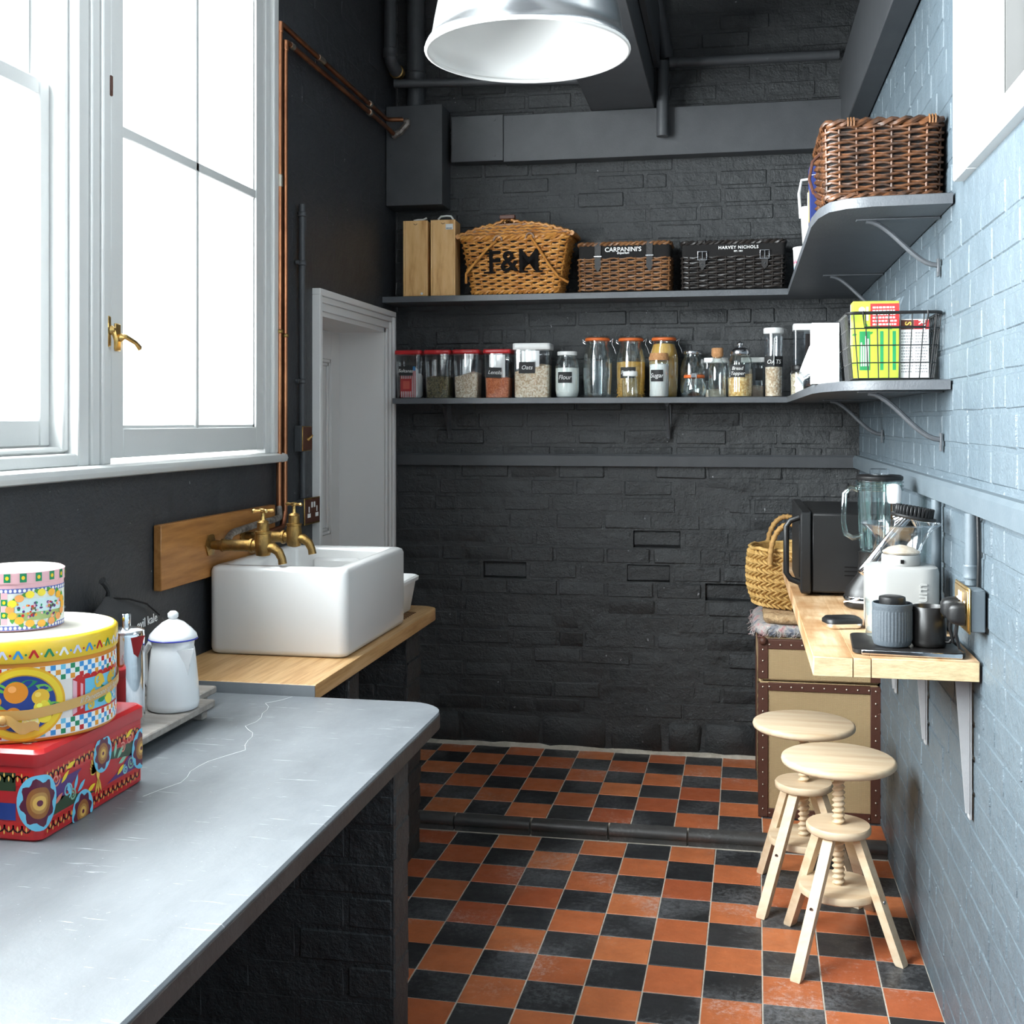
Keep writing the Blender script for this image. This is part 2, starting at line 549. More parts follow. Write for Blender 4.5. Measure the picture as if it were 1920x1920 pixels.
def lettering(s, size, m, parent, M, name='lettering', fat=0., shear=0., spacing=1., align='CENTER', depth=.0004, wrap=None):
    cu = bpy.data.curves.new('t', 'FONT'); cu.body = s; cu.size = size; cu.align_x = align; cu.align_y = 'CENTER'
    cu.offset = fat; cu.shear = shear; cu.space_character = spacing; cu.extrude = depth; cu.resolution_u = 3
    ob = bpy.data.objects.new('t', cu); COL.objects.link(ob)
    dg = bpy.context.evaluated_depsgraph_get(); dg.update()
    me = bpy.data.meshes.new_from_object(ob.evaluated_get(dg))
    bpy.data.objects.remove(ob); bpy.data.curves.remove(cu)
    if wrap:                                    # bend round an upright cylinder of radius wrap, facing -Y
        for v in me.vertices:
            x, y, z = v.co
            rr = wrap + z; v.co = (rr * sin(x / wrap), -rr * cos(x / wrap), y)
    if M is not None: me.transform(M)
    me.name = name
    me.materials.clear(); me.materials.append(MATS[m])
    o = bpy.data.objects.new(name, me); COL.objects.link(o)
    if parent: o.parent = parent
    return o


def T(x, y, z):
    return Matrix.Translation((x, y, z))


def arcpts(c, r, a0, a1, n, plane='xz'):
    out = []
    for i in range(n + 1):
        t = radians(a0 + (a1 - a0) * i / n)
        u, v = r * cos(t), r * sin(t)
        p = {'xz': (u, 0, v), 'yz': (0, u, v), 'xy': (u, v, 0)}[plane]
        out.append((c[0] + p[0], c[1] + p[1], c[2] + p[2]))
    return out


def clip_poly(poly, x0, y0, x1, y1):
    for ax, lim, sg in ((0, x0, 1), (0, x1, -1), (1, y0, 1), (1, y1, -1)):
        out = []
        for i, p in enumerate(poly):
            q = poly[(i + 1) % len(poly)]
            dp, dq = sg * (p[ax] - lim), sg * (q[ax] - lim)
            if dp >= 0: out.append(p)
            if dp * dq < 0:
                t = dp / (dp - dq)
                out.append((p[0] + t * (q[0] - p[0]), p[1] + t * (q[1] - p[1])))
        poly = out
        if len(poly) < 3: return []
    return poly

# ================================================================== THE SETTING
XL, XR, YB, YF, ZC = -1.50, 0.505, 5.03, -1.4, 3.5
STEP_Y, STEP_H = 4.085, .05

# ---- floor with its step
b = B()
b.box(XL - .3, YF - .2, -.2, XR + .3, STEP_Y + .03, -.0016)
b.box(XL - .3, STEP_Y + .03, -.2, XR + .3, YB + .3, STEP_H - .0016)
floor = struct(b.build('floor', 'grout'), 'chequered red and black quarry tile floor with one low step')


def tile_field(org, rot, s, rows, cols, zt, clip, parity, keep):
    cr, sr = cos(rot), sin(rot)
    h = s / 2 - .0018
    full = {}
    for k, m in (('red', 'tile_red'), ('blk', 'tile_black')):
        full[k] = [B().prism([(-h, -h), (h, -h), (h, h), (-h, h)], -.012, 0, .0014).mesh('tile', m, 25) for _ in range(1)][0]
    rest = {'red': B(), 'blk': B()}
    for r in rows:
        for c in cols:
            u, v = (c + .5) * s, (r + .5) * s
            x, y = org[0] + u * cr - v * sr, org[1] + u * sr + v * cr
            k = 'red' if (r + c + parity) % 2 else 'blk'
            corners = [(x + a * cr - d * sr, y + a * sr + d * cr) for a, d in ((-h, -h), (h, -h), (h, h), (-h, h))]
            cl = clip_poly(corners, *clip)
            if len(cl) < 3: continue
            ins = all(clip[0] <= p[0] <= clip[2] and clip[1] <= p[1] <= clip[3] for p in corners)
            z = zt + R.uniform(-.0006, .0006)
            if not keep(x, y):
                rest[k].prism(cl, z - .012, z)
            elif ins:
                inst('tile', full[k], floor, (x, y, z), (R.uniform(-.003, .003), R.uniform(-.003, .003), rot))
            else:
                cx = sum(p[0] for p in cl) / len(cl); cy = sum(p[1] for p in cl) / len(cl)
                if max(p[0] for p in cl) - min(p[0] for p in cl) < .006 or max(p[1] for p in cl) - min(p[1] for p in cl) < .006: continue
                me = B().prism([(p[0] - cx, p[1] - cy) for p in cl], -.012, 0, .0012).mesh('tile', 'tile_red' if k == 'red' else 'tile_black', 25)
                inst('tile', me, floor, (cx, cy, z))
    for k, m in (('red', 'tile_red'), ('blk', 'tile_black')):
        if rest[k].v:
            o = rest[k].build('far_tiles', m, floor); o['kind'] = 'stuff'


tile_field((-.0695, 3.942), -.01726, .1528, range(-36, 2), range(-11, 6), 0, (XL, YF, XR, STEP_Y - .004), 0,
           lambda x, y: y > 2.55 and x > -1.2)
tile_field((-.0605, 4.133), -.007, .1528, range(0, 7), range(-11, 6), STEP_H, (XL, STEP_Y + .048, XR, YB - .004), 0,
           lambda x, y: x > -1.45)
# rounded step nosings
x = XL + .03
prof = [(.050, 0), (.012, 0), (.003, -.004), (-.002, -.012), (-.002, -.022), (.004, -.030), (.010, -.034), (.010, -.052), (.050, -.052)]
k = 0
while x < XR - .01:
    x2 = min(x + (.278 if k else .19) + R.uniform(-.004, .004), XR)
    me = B().prism([(p[0] + STEP_Y, p[1] + STEP_H + R.uniform(-.0005, .0005)) for p in prof], -(x2 - x) / 2 + .003, (x2 - x) / 2 - .003, axis='x').mesh('nosing_tile', 'tile_nosing', 40)
    inst('nosing_tile', me, floor, ((x + x2) / 2, 0, 0), (0, 0, R.uniform(-.0004, .0004)))
    x = x2; k += 1

# ---- ceiling and the wall behind the viewer
struct(B().box(XL - .3, YF - .2, ZC, XR + .3, YB + .3, ZC + .15).build('ceiling', 'ceiling_paint'), 'painted ceiling')
struct(B().box(XL - .3, YF - .2, -.2, XR + .3, YF, ZC).build('wall_front', 'paint_plaster'), 'dark painted wall')

# ---- brick pieces
def brick_mesh(wd, h, d, m, jit=.0016, bev=.006):
    q = B().box(-wd / 2, 0, -h / 2, wd / 2, d, h / 2, bev)
    q.v = [(x + R.uniform(-jit, jit), y + R.uniform(-jit, jit) * .9, z + R.uniform(-jit, jit)) for x, y, z in q.v]
    return q.mesh('brick', m, 30)


def courses(u0, u1, z0, z1, lu, lz, wob=.01):
    """list of (u_center, z_center, width, height): irregular stretcher bond with some headers"""
    out = []; z = z0; row = 0
    while z < z1 - .03:
        h = lz
        u = u0 - (lu / 2 if row % 2 else 0) - R.uniform(0, .04)
        while u < u1:
            l = lu * (.5 if R.random() < .16 else 1.) + R.uniform(-wob, wob)
            a, e = max(u, u0), min(u + l, u1)
            if e - a > .03: out.append(((a + e) / 2, z + h / 2, e - a, h))
            u += l
        z += h; row += 1
    return out


def lay(wall, bricks, place, rz, m, joint, proud, limit, rank, dj=.0016, bev=.006, depth=.03):
    """the first `limit` bricks (by rank) as parts, the rest joined"""
    bricks = sorted(bricks, key=rank)
    cache = {}
    rest = B(); rot = Matrix.Rotation(rz, 4, 'Z')
    for i, (u, z, wd, h) in enumerate(bricks):
        key = (round((wd - joint) / .012) * .012, round(h, 4), R.randrange(4))
        pd = R.uniform(*proud)
        if i < limit:
            if key not in cache:
                cache[key] = brick_mesh(key[0], h - joint, depth, m, dj, bev)
            inst('brick', cache[key], wall, place(u, z, pd), (R.uniform(-.004, .004), R.uniform(-.01, .01), rz + R.uniform(-.006, .006)))
        else:
            rest.M = Matrix.Translation(place(u, z, pd)) @ rot
            rest.box(-(wd - joint) / 2, 0, -(h - joint) / 2, (wd - joint) / 2, depth, (h - joint) / 2, bev)
    if rest.v:
        o = rest.build('brickwork', m, wall, 25); o['kind'] = 'stuff'


# ---- back wall: mortar face with a few bricks missing
NICHES = [(-.949, .815, .19, .024), (-.302, .943, .205, .012), (-.375, .877, .2, .007), (-.068, .73, .17, .018)]
bb = []
holes = []
allb = courses(XL, XR, STEP_H + .15, ZC, .212, .0735)
for (u, z, wd, h) in allb:
    bb.append((u, z, wd, h))
hole_idx = set()
for nx, nz, nw, nd in NICHES:
    j = min(range(len(bb)), key=lambda q: abs(bb[q][0] - nx) + 2 * abs(bb[q][1] - nz) + (10 if bb[q][2] < .15 else 0))
    hole_idx.add(j); holes.append((bb[j], nd))
b = B()
b.box(XL - .3, YB + .045, -.2, XR + .3, YB + .3, ZC)
zs = sorted({round(h[0][1] - h[0][3] / 2, 4) for h in holes} | {round(h[0][1] + h[0][3] / 2, 4) for h in holes} | {-.2, ZC})
for z0, z1 in zip(zs[:-1], zs[1:]):
    zm = (z0 + z1) / 2
    cut = sorted((h[0][0] - h[0][2] / 2 + .010, h[0][0] + h[0][2] / 2 - .010) for h in holes if abs(h[0][1] - zm) < h[0][3] / 2)
    x = XL
    for a, e in cut:
        b.box(x, YB + .002, z0, a, YB + .05, z1); x = e
    b.box(x, YB + .002, z0, XR, YB + .05, z1)
wall_back = struct(b.build('wall_back', 'paint_masonry'), 'charcoal painted rough brick end wall')
for (u, z, wd, h), nd in holes:
    q = brick_mesh(wd - .004, h + .004, .03, 'paint_masonry', .004, .012)
    inst('brick', q, wall_back, (u, YB + nd, z))
bricks = [x_ for i, x_ in enumerate(bb) if i not in hole_idx]
lay(wall_back, bricks, lambda u, z, p: (u, YB - p, z), 0, 'paint_masonry', .007, (-.0012, .0036), 290,
    lambda q: (q[1] > 2.45) * 10 + (abs(q[1] - 2.02) < .05) * 3 + (q[1] > 2.9) * 10 + (q[0] > .12) * (q[1] < .75) * 10 + q[1] * .01, .0030, .007)
# rough stone footing along the bottom of the back wall
x = XL
while x < XR - .02:
    l = min(R.choice((.16, .24, .30, .36)), XR - x)
    q = B().box(-l / 2 + .004, 0, -.066, l / 2 - .004, .05, .066, .016)
    q.v = [(a + R.uniform(-.008, .008), d + R.uniform(-.008, .010), e + R.uniform(-.009, .009)) for a, d, e in q.v]
    inst('footing_stone', q.mesh('footing_stone', 'paint_masonry', 70), wall_back, (x + l / 2, YB - R.uniform(.002, .016), STEP_H + .075))
    x += l
b = B()
b.M = None
n = 40
lp = []
for i in range(n + 1):
    xx = XL + (XR - XL) * i / n
    d = .012 + R.uniform(-.004, .006); hh = .010 + R.uniform(-.004, .006)
    lp.append([(xx, YB + .01, STEP_H - .006), (xx, YB - d - .006, STEP_H - .002), (xx, YB - d * .5, STEP_H + hh), (xx, YB + .01, STEP_H + hh + .006)])
b.loft(lp)
b.build('mortar_fillet', 'grout', wall_back)

# ---- right wall with its high window opening
WR0, WR1, WRZ0, WRZ1 = 1.15, 2.66, 2.09, 3.2
b = B()
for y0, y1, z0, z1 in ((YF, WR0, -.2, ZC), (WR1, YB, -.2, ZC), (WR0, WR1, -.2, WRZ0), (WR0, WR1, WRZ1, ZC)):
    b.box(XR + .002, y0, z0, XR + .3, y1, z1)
wall_right = struct(b.build('wall_right', 'paint_masonry_lit'), 'painted brick side wall with breakfast shelf')
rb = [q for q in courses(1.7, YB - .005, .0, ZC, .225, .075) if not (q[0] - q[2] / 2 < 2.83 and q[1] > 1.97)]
lay(wall_right, rb, lambda u, z, p: (XR - p, u, z), -pi / 2, 'paint_masonry_lit', .0055, (-.0007, .0008), 296,
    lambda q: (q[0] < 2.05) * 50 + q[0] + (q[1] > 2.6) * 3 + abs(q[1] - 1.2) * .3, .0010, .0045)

# ---- left wall: long window opening, doorway
WY0, WY1, WZ0, WZ1 = .80, 3.585, 1.375, 3.25
NY0, NY1 = -1.15, .62
DY0, DY1, DZ1 = 4.06, 4.865, 1.885
b = B()
for y0, y1, z0, z1 in ((YF, NY0, -.2, ZC), (NY0, NY1, -.2, WZ0), (NY0, NY1, WZ1, ZC), (NY1, WY0, -.2, ZC), (WY0, WY1, -.2, WZ0), (WY0, WY1, WZ1, ZC), (WY1, DY0, -.2, ZC), (DY0, DY1, -.2, STEP_H - .02), (DY0, DY1, DZ1, ZC), (DY1, YB, -.2, ZC)):
    b.box(XL - .3, y0, z0, XL, y1, z1)
wall_left = struct(b.build('wall_left', 'paint_plaster'), 'dark painted side wall with large white window')
lb = [q for q in courses(3.70, YB - .01, 2.0, ZC, .215, .0745)]
lay(wall_left, lb, lambda u, z, p: (XL + p, u, z), pi / 2, 'paint_plaster', .006, (-.0012, .0010), 200, lambda q: q[1], .0014, .008)

# ---- trim: dado rail on the back and right walls
b = B().prism([(YB + .01, 1.286), (YB - .026, 1.286), (YB - .028, 1.33), (YB - .022, 1.338), (YB + .01, 1.338)], XL + .012, XR - .0, axis='x')
struct(b.build('trim_1', 'paint_smooth'), 'dado rail on the back wall')
b = B().prism([(XR + .01, 1.288), (XR - .026, 1.288), (XR - .028, 1.328), (XR - .020, 1.338), (XR + .01, 1.338)], YB - .028, .9, axis='y')
struct(b.build('trim_2', 'paint_smooth_lit'), 'dado rail on the right wall')


# ---- windows
def bars(specs, m, parent, name):
    q = B()
    for s_ in specs: q.box(*s_)
    return q.build(name, m, parent)


# casement beside the copper pipes (two lights above two)
w1 = struct(bpy.data.objects.new('window_1', None), 'white casement window with four tall panes'); COL.objects.link(w1)
xf = XL + .004
q = B()
q.box(XL - .10, 2.50, WZ0, xf + .010, 2.535, WZ1, .004).box(XL - .10, 2.535, WZ0, xf + .018, 2.560, WZ1, .005).box(XL - .10, 2.560, WZ0, xf + .006, 2.592, WZ1, .003)
q.build('mullion', 'white_paint', w1)
q = B()
q.box(XL - .06, 3.525, WZ0, xf + .012, 3.560, WZ1, .003).box(XL - .06, 3.560, WZ0, xf + .026, 3.600, WZ1, .004).box(XL, 3.600, WZ0, xf + .018, 3.615, WZ1, .003)
q.build('architrave', 'white_paint', w1)
q = B()
for y0, y1 in ((2.594, 2.652), (3.466, 3.524)):
    q.box(XL - .045, y0, WZ0 + .015, xf + .004, y1, WZ1 - .01, .002)
q.box(XL - .045, 2.652, WZ0 + .015, xf + .004, 3.466, 1.462, .002)
q.box(XL - .045, 2.652, WZ1 - .08, xf + .004, 3.466, WZ1 - .01, .002)
q.build('sash', 'white_paint', w1)
q = B()
for a, c_ in ((2.652, 2.660), (3.458, 3.466)): q.box(XL - .035, a, 1.462, xf - .004, c_, WZ1 - .08)
q.box(XL - .035, 2.652, 1.462, xf - .004, 3.466, 1.470)
q.build('glazing_bead', 'white_paint', w1)
B().box(XL - .04, 3.052, 1.462, xf + .002, 3.072, WZ1 - .08, .003).build('muntin', 'white_paint', w1)
B().box(XL - .04, 2.652, 2.186, xf + .002, 3.466, 2.214, .003).build('muntin', 'white_paint', w1)
for y0, y1 in ((2.656, 3.054), (3.070, 3.462)):
    for z0, z1 in ((1.466, 2.190), (2.210, WZ1 - .076)):
        B().box(XL - .026, y0, z0, XL - .022, y1, z1).build('pane', 'window_glass', w1)
# sash window
w2 = struct(bpy.data.objects.new('window_2', None), 'tall white sliding sash window'); COL.objects.link(w2)
q = B()
q.box(XL - .20, 2.455, WZ0, xf + .002, 2.50, WZ1, .003).box(XL - .16, 2.435, WZ0 + .035, XL - .02, 2.456, WZ1, .004)
q.box(XL - .20, WY0, WZ0, xf + .002, WY0 + .05, WZ1, .003)
q.box(XL - .20, WY0, WZ1 - .06, xf, 2.5, WZ1, .003)
q.build('frame', 'white_paint', w2)
q = B()
q.box(XL - .20, WY0, WZ0, XL + .002, 2.50, WZ0 + .030, .004).box(XL - .15, WY0, WZ0 + .030, XL - .025, 2.46, WZ0 + .046, .006)
q.build('bottom_rail_stop', 'white_paint', w2)
# lower sash stands inside, upper sash slides behind it
for nm, xo, z0, z1, mz in (('lower_sash', -.075, WZ0 + .047, 2.262, .048), ('upper_sash', -.125, 2.215, WZ1 - .06, .045)):
    q = B()
    q.box(XL + xo - .02, 2.395, z0, XL + xo + .02, 2.435, z1, .004).box(XL + xo - .02, WY0 + .05, z0, XL + xo + .02, WY0 + .09, z1, .004)
    q.box(XL + xo - .02, WY0 + .09, z0, XL + xo + .02, 2.395, z0 + (.062 if nm == 'lower_sash' else .04), .004).box(XL + xo - .02, WY0 + .09, z1 - .04, XL + xo + .02, 2.395, z1, .004)
    q.box(XL + xo - .014, 1.60, z0, XL + xo + .014, 1.62, z1)
    sh = q.build(nm, 'white_paint', w2)
    for y0, y1 in ((WY0 + .08, 1.605), (1.615, 2.40)):
        B().box(XL + xo - .002, y0, z0 + .03, XL + xo + .002, y1, z1 - .03).build('pane', 'window_glass', sh)
# unseen neighbour near the viewer, added to bring in frontal daylight
w4 = struct(bpy.data.objects.new('window_added', None), 'unseen white sash window added along the same wall for daylight'); COL.objects.link(w4)
q = B()
for y0, y1, z0, z1 in ((NY0, NY0 + .05, WZ0, WZ1), (NY1 - .05, NY1, WZ0, WZ1), (NY0 + .05, NY1 - .05, WZ0, WZ0 + .05), (NY0 + .05, NY1 - .05, WZ1 - .06, WZ1)): q.box(XL - .2, y0, z0, XL + .004, y1, z1, .003)
q.build('frame', 'white_paint', w4)
q = B().box(XL - .12, NY0 + .05, 2.22, XL - .07, NY1 - .05, 2.26, .003).box(XL - .12, -.275, WZ0 + .05, XL - .09, -.255, WZ1 - .06, .003)
q.build('sash_bars', 'white_paint', w4)
for y0, y1 in ((NY0 + .04, -.27), (-.26, NY1 - .04)): B().box(XL - .108, y0, WZ0 + .04, XL - .104, y1, WZ1 - .05).build('pane', 'window_glass', w4)
# one long rounded sill under both
sp = [(XL - .22, 1.376), (XL + .030, 1.376), (XL + .044, 1.371), (XL + .048, 1.360), (XL + .044, 1.349), (XL + .030, 1.345), (XL - .02, 1.345)]
b = B()
loops = []
for yy, s_ in ((WY0 - .05, 1), (3.635, 1), (3.650, .86), (3.656, .6)):
    loops.append([(XL - .02 + (px - XL + .02) * (s_ if px > XL - .02 else 1), yy, 1.36 + (pz - 1.36) * s_) for px, pz in sp])
b.loft(loops)
b.build('window_sill', 'white_paint', w1)
# brass casement catch and hinge knuckle
q = B()
q.box(xf + .006, 2.566, 1.66, xf + .012, 2.582, 1.735, .003).lathe([(.010, 0), (.012, .006), (.006, .014)], 10, (xf + .012, 2.574, 1.70), axis='x')
q.tube([(xf + .02, 2.574, 1.70), (xf + .026, 2.578, 1.675), (xf + .022, 2.58, 1.655)], [.006, .006, .003], 6)
q.box(xf + .004, 2.606, 1.652, xf + .009, 2.632, 1.72, .003)
q.tube([(xf + .012, 2.62, 1.685), (xf + .024, 2.625, 1.688), (xf + .03, 2.66, 1.676), (xf + .026, 2.688, 1.664)], [.007, .007, .006, .008], 6)
q.lathe([(.009, 0), (.011, .008), (.004, .016)], 10, (xf + .009, 2.62, 1.685), axis='x')
q.build('window_catch', 'brass', w1)
q = B().box(XL - .30, 3.570, WZ0, XL - .062, 3.586, WZ1).box(XL - .30, WY0, WZ1 - .012, XL - .062, 3.57, WZ1 + .002).box(XL - .30, 2.50, WZ0 - .002, XL - .102, 3.57, WZ0 + .01)
q.build('reveal', 'white_paint', w1)
B().box(xf + .004, 2.584, 2.27, xf + .010, 2.594, 2.32, .002).build('hinge', 'leather_brown', w1)

# high window in the right wall
w3 = struct(bpy.data.objects.new('window_3', None), 'white framed high window in the side wall'); COL.objects.link(w3)
q = B()
q.box(XR - .022, WR1 - .03, 2.022, XR + .06, 2.775, WRZ1 + .1, .003)
q.box(XR - .022, WR0 - .1, 2.022, XR + .06, WR1 - .03, WRZ0 - .008, .003)
q.box(XR - .022, WR0 - .1, WRZ0 - .008, XR + .06, WR0 + .03, WRZ1 + .1, .003)
q.build('casing', 'white_paint', w3)
q = B()
q.box(XR + .06, WR1 - .035, WRZ0 - .01, XR + .28, WR1 - .0, WRZ1).box(XR + .06, WR0, WRZ0 - .01, XR + .28, WR0 + .03, WRZ1)
q.box(XR + .06, WR0 + .03, WRZ0 - .01, XR + .28, WR1 - .035, WRZ0 + .015)
for xx in (.10, .14, .19): q.box(XR + xx, WR1 - .045, WRZ0 + .015, XR + xx + .02, WR1 - .034, WRZ1, .003)
q.build('reveal', 'white_paint_shaded', w3)
q = B()
q.box(XR + .20, WR1 - .09, WRZ0 + .015, XR + .24, WR1 - .045, WRZ1, .003).box(XR + .20, WR0 + .03, WRZ0 + .015, XR + .24, WR0 + .08, WRZ1, .003)
q.box(XR + .20, WR0 + .08, WRZ0 + .015, XR + .24, WR1 - .09, WRZ0 + .07, .003).box(XR + .20, 1.88, WRZ0 + .07, XR + .24, 1.92, WRZ1, .003)
q.build('sash', 'white_paint_shaded', w3)
for y0, y1 in ((WR0 + .07, 1.885), (1.915, WR1 - .08)):
    B().box(XR + .216, y0, WRZ0 + .06, XR + .220, y1, WRZ1).build('pane', 'window_glass', w3)

# ---- doorway in the left wall: casing, panelled lining and door
d1 = struct(bpy.data.objects.new('door_1', None), 'narrow grey panelled door in a deep lining'); COL.objects.link(d1)
XD = XL - .20
q = B()
# far jamb + head casing with stepped moulding, near jamb edge
for o1, o2, t in ((0., .030, .012), (.030, .052, .020), (.052, .076, .030)):
    q.box(XL - .01, DY1 + o1, STEP_H, XL + t, DY1 + o2, DZ1 + o1, .002)
    q.box(XL - .01, DY0 - o2, STEP_H, XL + t, DY0 - o1, DZ1 + o1, .002)
    q.box(XL - .01, DY0 - o2, DZ1 + o1, XL + t, DY1 + o2, DZ1 + o2, .002)
q.build('casing', 'grey_door_paint', d1)
q = B()
q.box(XD - .05, DY1 - .018, STEP_H, XL + .004, DY1 + .002, DZ1).box(XD - .05, DY0 - .002, STEP_H, XL + .004, DY0 + .018, DZ1).box(XD - .05, DY0, DZ1 - .018, XL + .004, DY1, DZ1 + .002)
q.build('lining', 'grey_door_paint', d1)
dr = B()
y0, y1, z0, z1 = DY0 + .022, DY1 - .022, STEP_H + .008, DZ1 - .022
dr.box(XD - .04, y0, z0, XD, y0 + .10, z1, .002).box(XD - .04, y1 - .10, z0, XD, y1, z1, .002)
for a, c_ in ((z0, z0 + .2), (.86, 1.0), (z1 - .12, z1)): dr.box(XD - .04, y0 + .10, a, XD, y1 - .10, c_, .002)
leaf = dr.build('door_leaf', 'grey_door_paint', d1)
for a, c_ in ((z0 + .2, .86), (1.0, z1 - .12)):
    B().box(XD - .035, y0 + .10, a, XD - .014, y1 - .10, c_).build('door_panel', 'grey_door_paint', leaf)
    q = B()
    for t, xx in ((.0, -.001), (.014, -.006)):
        q.box(XD - .014, y0 + .10 + t, a + t, XD + xx, y0 + .114 + t, c_ - t, .002).box(XD - .014, y1 - .114 - t, a + t, XD + xx, y1 - .10 - t, c_ - t, .002)
        q.box(XD - .014, y0 + .10 + t, c_ - .014 - t, XD + xx, y1 - .10 - t, c_ - t, .002).box(XD - .014, y0 + .10 + t, a + t, XD + xx, y1 - .10 - t, a + .014 + t, .002)
    q.build('panel_moulding', 'grey_door_paint', leaf)

# ================================================================== LARGE FIXTURES
def pier(name, label, x0, x1, y0, y1, z0, z1, jit=.0014):
    """painted brick pier / dwarf wall: core with separate bricks on its room-side faces"""
    core = B().box(x0, y0 + .0018, z0, x1 - .0018, y1 - .002, z1).build(name, 'paint_masonry')
    tag(core, label, 'pier')
    cache = {}
    z = z0; row = 0
    while z < z1 - .02:
        h = min(.075, z1 - z)
        # face looking at the viewer
        u = x1
        first = True
        while u > x0 + .02:
            l = .108 if (first and row % 2) else .22
            a = max(u - l, x0)
            wd = u - a
            key = ('f', round(wd, 3), round(h, 3), R.randrange(3))
            if key not in cache: cache[key] = brick_mesh(wd - .006, h - .006, .03, 'paint_masonry', jit, .005)
            inst('brick', cache[key], core, ((u + a) / 2, y0 + R.uniform(-.0012, .0012), z + h / 2))
            u = a; first = False
        wd = y1 - y0
        key = ('s', round(wd, 3), round(h, 3), R.randrange(3))
        if key not in cache: cache[key] = brick_mesh(wd - .004, h - .006, .03, 'paint_masonry', jit)
        inst('brick', cache[key], core, (x1 + R.uniform(-.001, .003), (y0 + y1) / 2, z + h / 2), (0, 0, pi / 2))
        z += h; row += 1
    return core


pier('brick_pier', 'dark painted brick pier holding up the grey slate worktop', XL + .002, -.722, 2.41, 2.525, .0015, .753)
pier('brick_pier', 'narrow painted brick pier under the sink, middle of the wooden top', XL + .002, -1.085, 3.165, 3.27, .0015, .778, .003)
pier('brick_pier', 'rough painted pier under the rounded end of the wooden sink top', XL + .002, -1.075, 3.735, 3.90, .0015, .778, .005)

# slate worktop
q = B()
SX, SY = -.688, 2.765
poly = [(XL + .003, YF + .02), (SX, YF + .02), (SX, SY - .11)]
for i in range(1, 9):
    t = radians(90 * i / 8); poly.append((SX - .11 + .11 * cos(t), SY - .11 + .11 * sin(t)))
poly += [(XL + .003, SY)]
ins = [(min(x_, SX - .004) if x_ > -1.4 else x_, min(y_, SY - .004)) for x_, y_ in poly]
q.loft([[(x_, y_, .755) for x_, y_ in poly], [(x_, y_, .787) for x_, y_ in poly], [(x_, y_, .7905) for x_, y_ in ins]])
sl = q.build('slate_worktop', 'slate')
tag(sl, 'scratched blue-grey slate worktop with rounded corner under the tins', 'worktop')
q = B()
edge = [(SX + .0015, YF + .02)] + [(SX + .0015, YF + .5 * k) for k in range(1, 8)] + [(x_ + .0012, y_ + .0012) for x_, y_ in poly[2:-1]]
lp = []
for k, (x_, y_) in enumerate(edge):
    j = R.uniform(-.0012, .0012)
    lp.append([(x_ - .004, y_ - .004 * (k > 8), .7545), (x_ + j, y_ + j * (k > 8), .7545), (x_ + j, y_ + j * (k > 8), .7835 + j), (x_ - .004, y_ - .004 * (k > 8), .786)])
q.loft(lp)
q.build('shaded_edge', 'slate_edge', sl)['label'] = 'dark brownish front edge, floor reflection painted in'
# hairline crack in the slate
q = B(); pts = [(-1.09, 2.755), (-1.13, 2.68), (-1.10, 2.62), (-1.085, 2.55), (-1.09, 2.47), (-1.05, 2.42), (-1.035, 2.36), (-1.01, 2.29), (-1.05, 2.20), (-1.055, 2.13), (-1.04, 2.06), (-1.07, 1.97)]
for (a, c_), (d, e) in zip(pts[:-1], pts[1:]):
    m_ = ((a + d) / 2 + R.uniform(-.008, .008), (c_ + e) / 2)
    q.tube([(a, c_, .7905), (*m_, .7905), (d, e, .7904)], .0004, 4)
q.build('crack', 'white_ink', sl)['label'] = 'pale hairline crack'

# wooden sink top
q = B()
poly = [(XL + .003, 2.772), (-1.035, 2.772), (-1.04, 3.93)]
for i in range(0, 7):
    t = radians(90 * i / 6); poly.append((-1.11 + .07 * cos(t), 3.97 + .07 * sin(t)))
poly += [(XL + .003, 4.04)]
q.prism(poly, .779, .818, .003)
wt = q.build('wooden_sink_top', 'sink_top_wood'); tag(wt, 'honey coloured wooden worktop carrying the white butler sink', 'worktop')
q = B()
for k in range(7): q.tube([(-1.125, 3.76 + .022 * k, .8185), (-1.085, 3.75 + .022 * k, .8185)], .002, 5)
q.build('drainage_groove', 'leather_brown', wt)
B().box(-1.497, 2.7685, .781, -1.036, 2.7718, .8165).build('lead_end_strip', 'slate', wt)

# oak board behind the taps
q = B().box(XL + .003, 2.812, 1.035, XL + .025, 3.58, 1.208, .002)
tag(q.build('oak_splash_board', 'oak'), 'short oak splash board fixed to the wall behind the brass taps', 'board')

# butler sink
SKX0, SKX1, SKY0, SKY1, SKZ0, SKZ1 = -1.4735, -1.062, 3.085, 3.675, .819, 1.070
q = B()
def rl(x0, y0, x1, y1, r, z): return [(x_, y_, z) for x_, y_ in rrect(x0, y0, x1, y1, r, 5)]
o = [(0.012, SKZ0), (.003, SKZ0 + .006), (0, SKZ0 + .018), (0, SKZ1 - .016), (.004, SKZ1 - .005), (.014, SKZ1)]
lps = [rl(SKX0 + d, SKY0 + d, SKX1 - d, SKY1 - d, .026, z) for d, z in o]
i_ = [(.034, SKZ1), (.042, SKZ1 - .005), (.045, SKZ1 - .016), (.05, SKZ0 + .07), (.06, SKZ0 + .045), (.085, SKZ0 + .036)]
lps += [rl(SKX0 + d, SKY0 + d, SKX1 - d, SKY1 - d, .024, z) for d, z in i_]
q.loft(lps)
sk = q.build('butler_sink', 'ceramic', angle=60); tag(sk, 'deep white ceramic butler sink standing on the wooden top', 'sink')
q = B().box(-1.36, 3.61, .87, -1.20, 3.634, 1.035, .010)
q.build('overflow_weir', 'ceramic', sk)
lettering('Amber Sink', .016, 'ink', sk, T(-1.275, 3.6085, .985) @ FRONT, shear=.3)

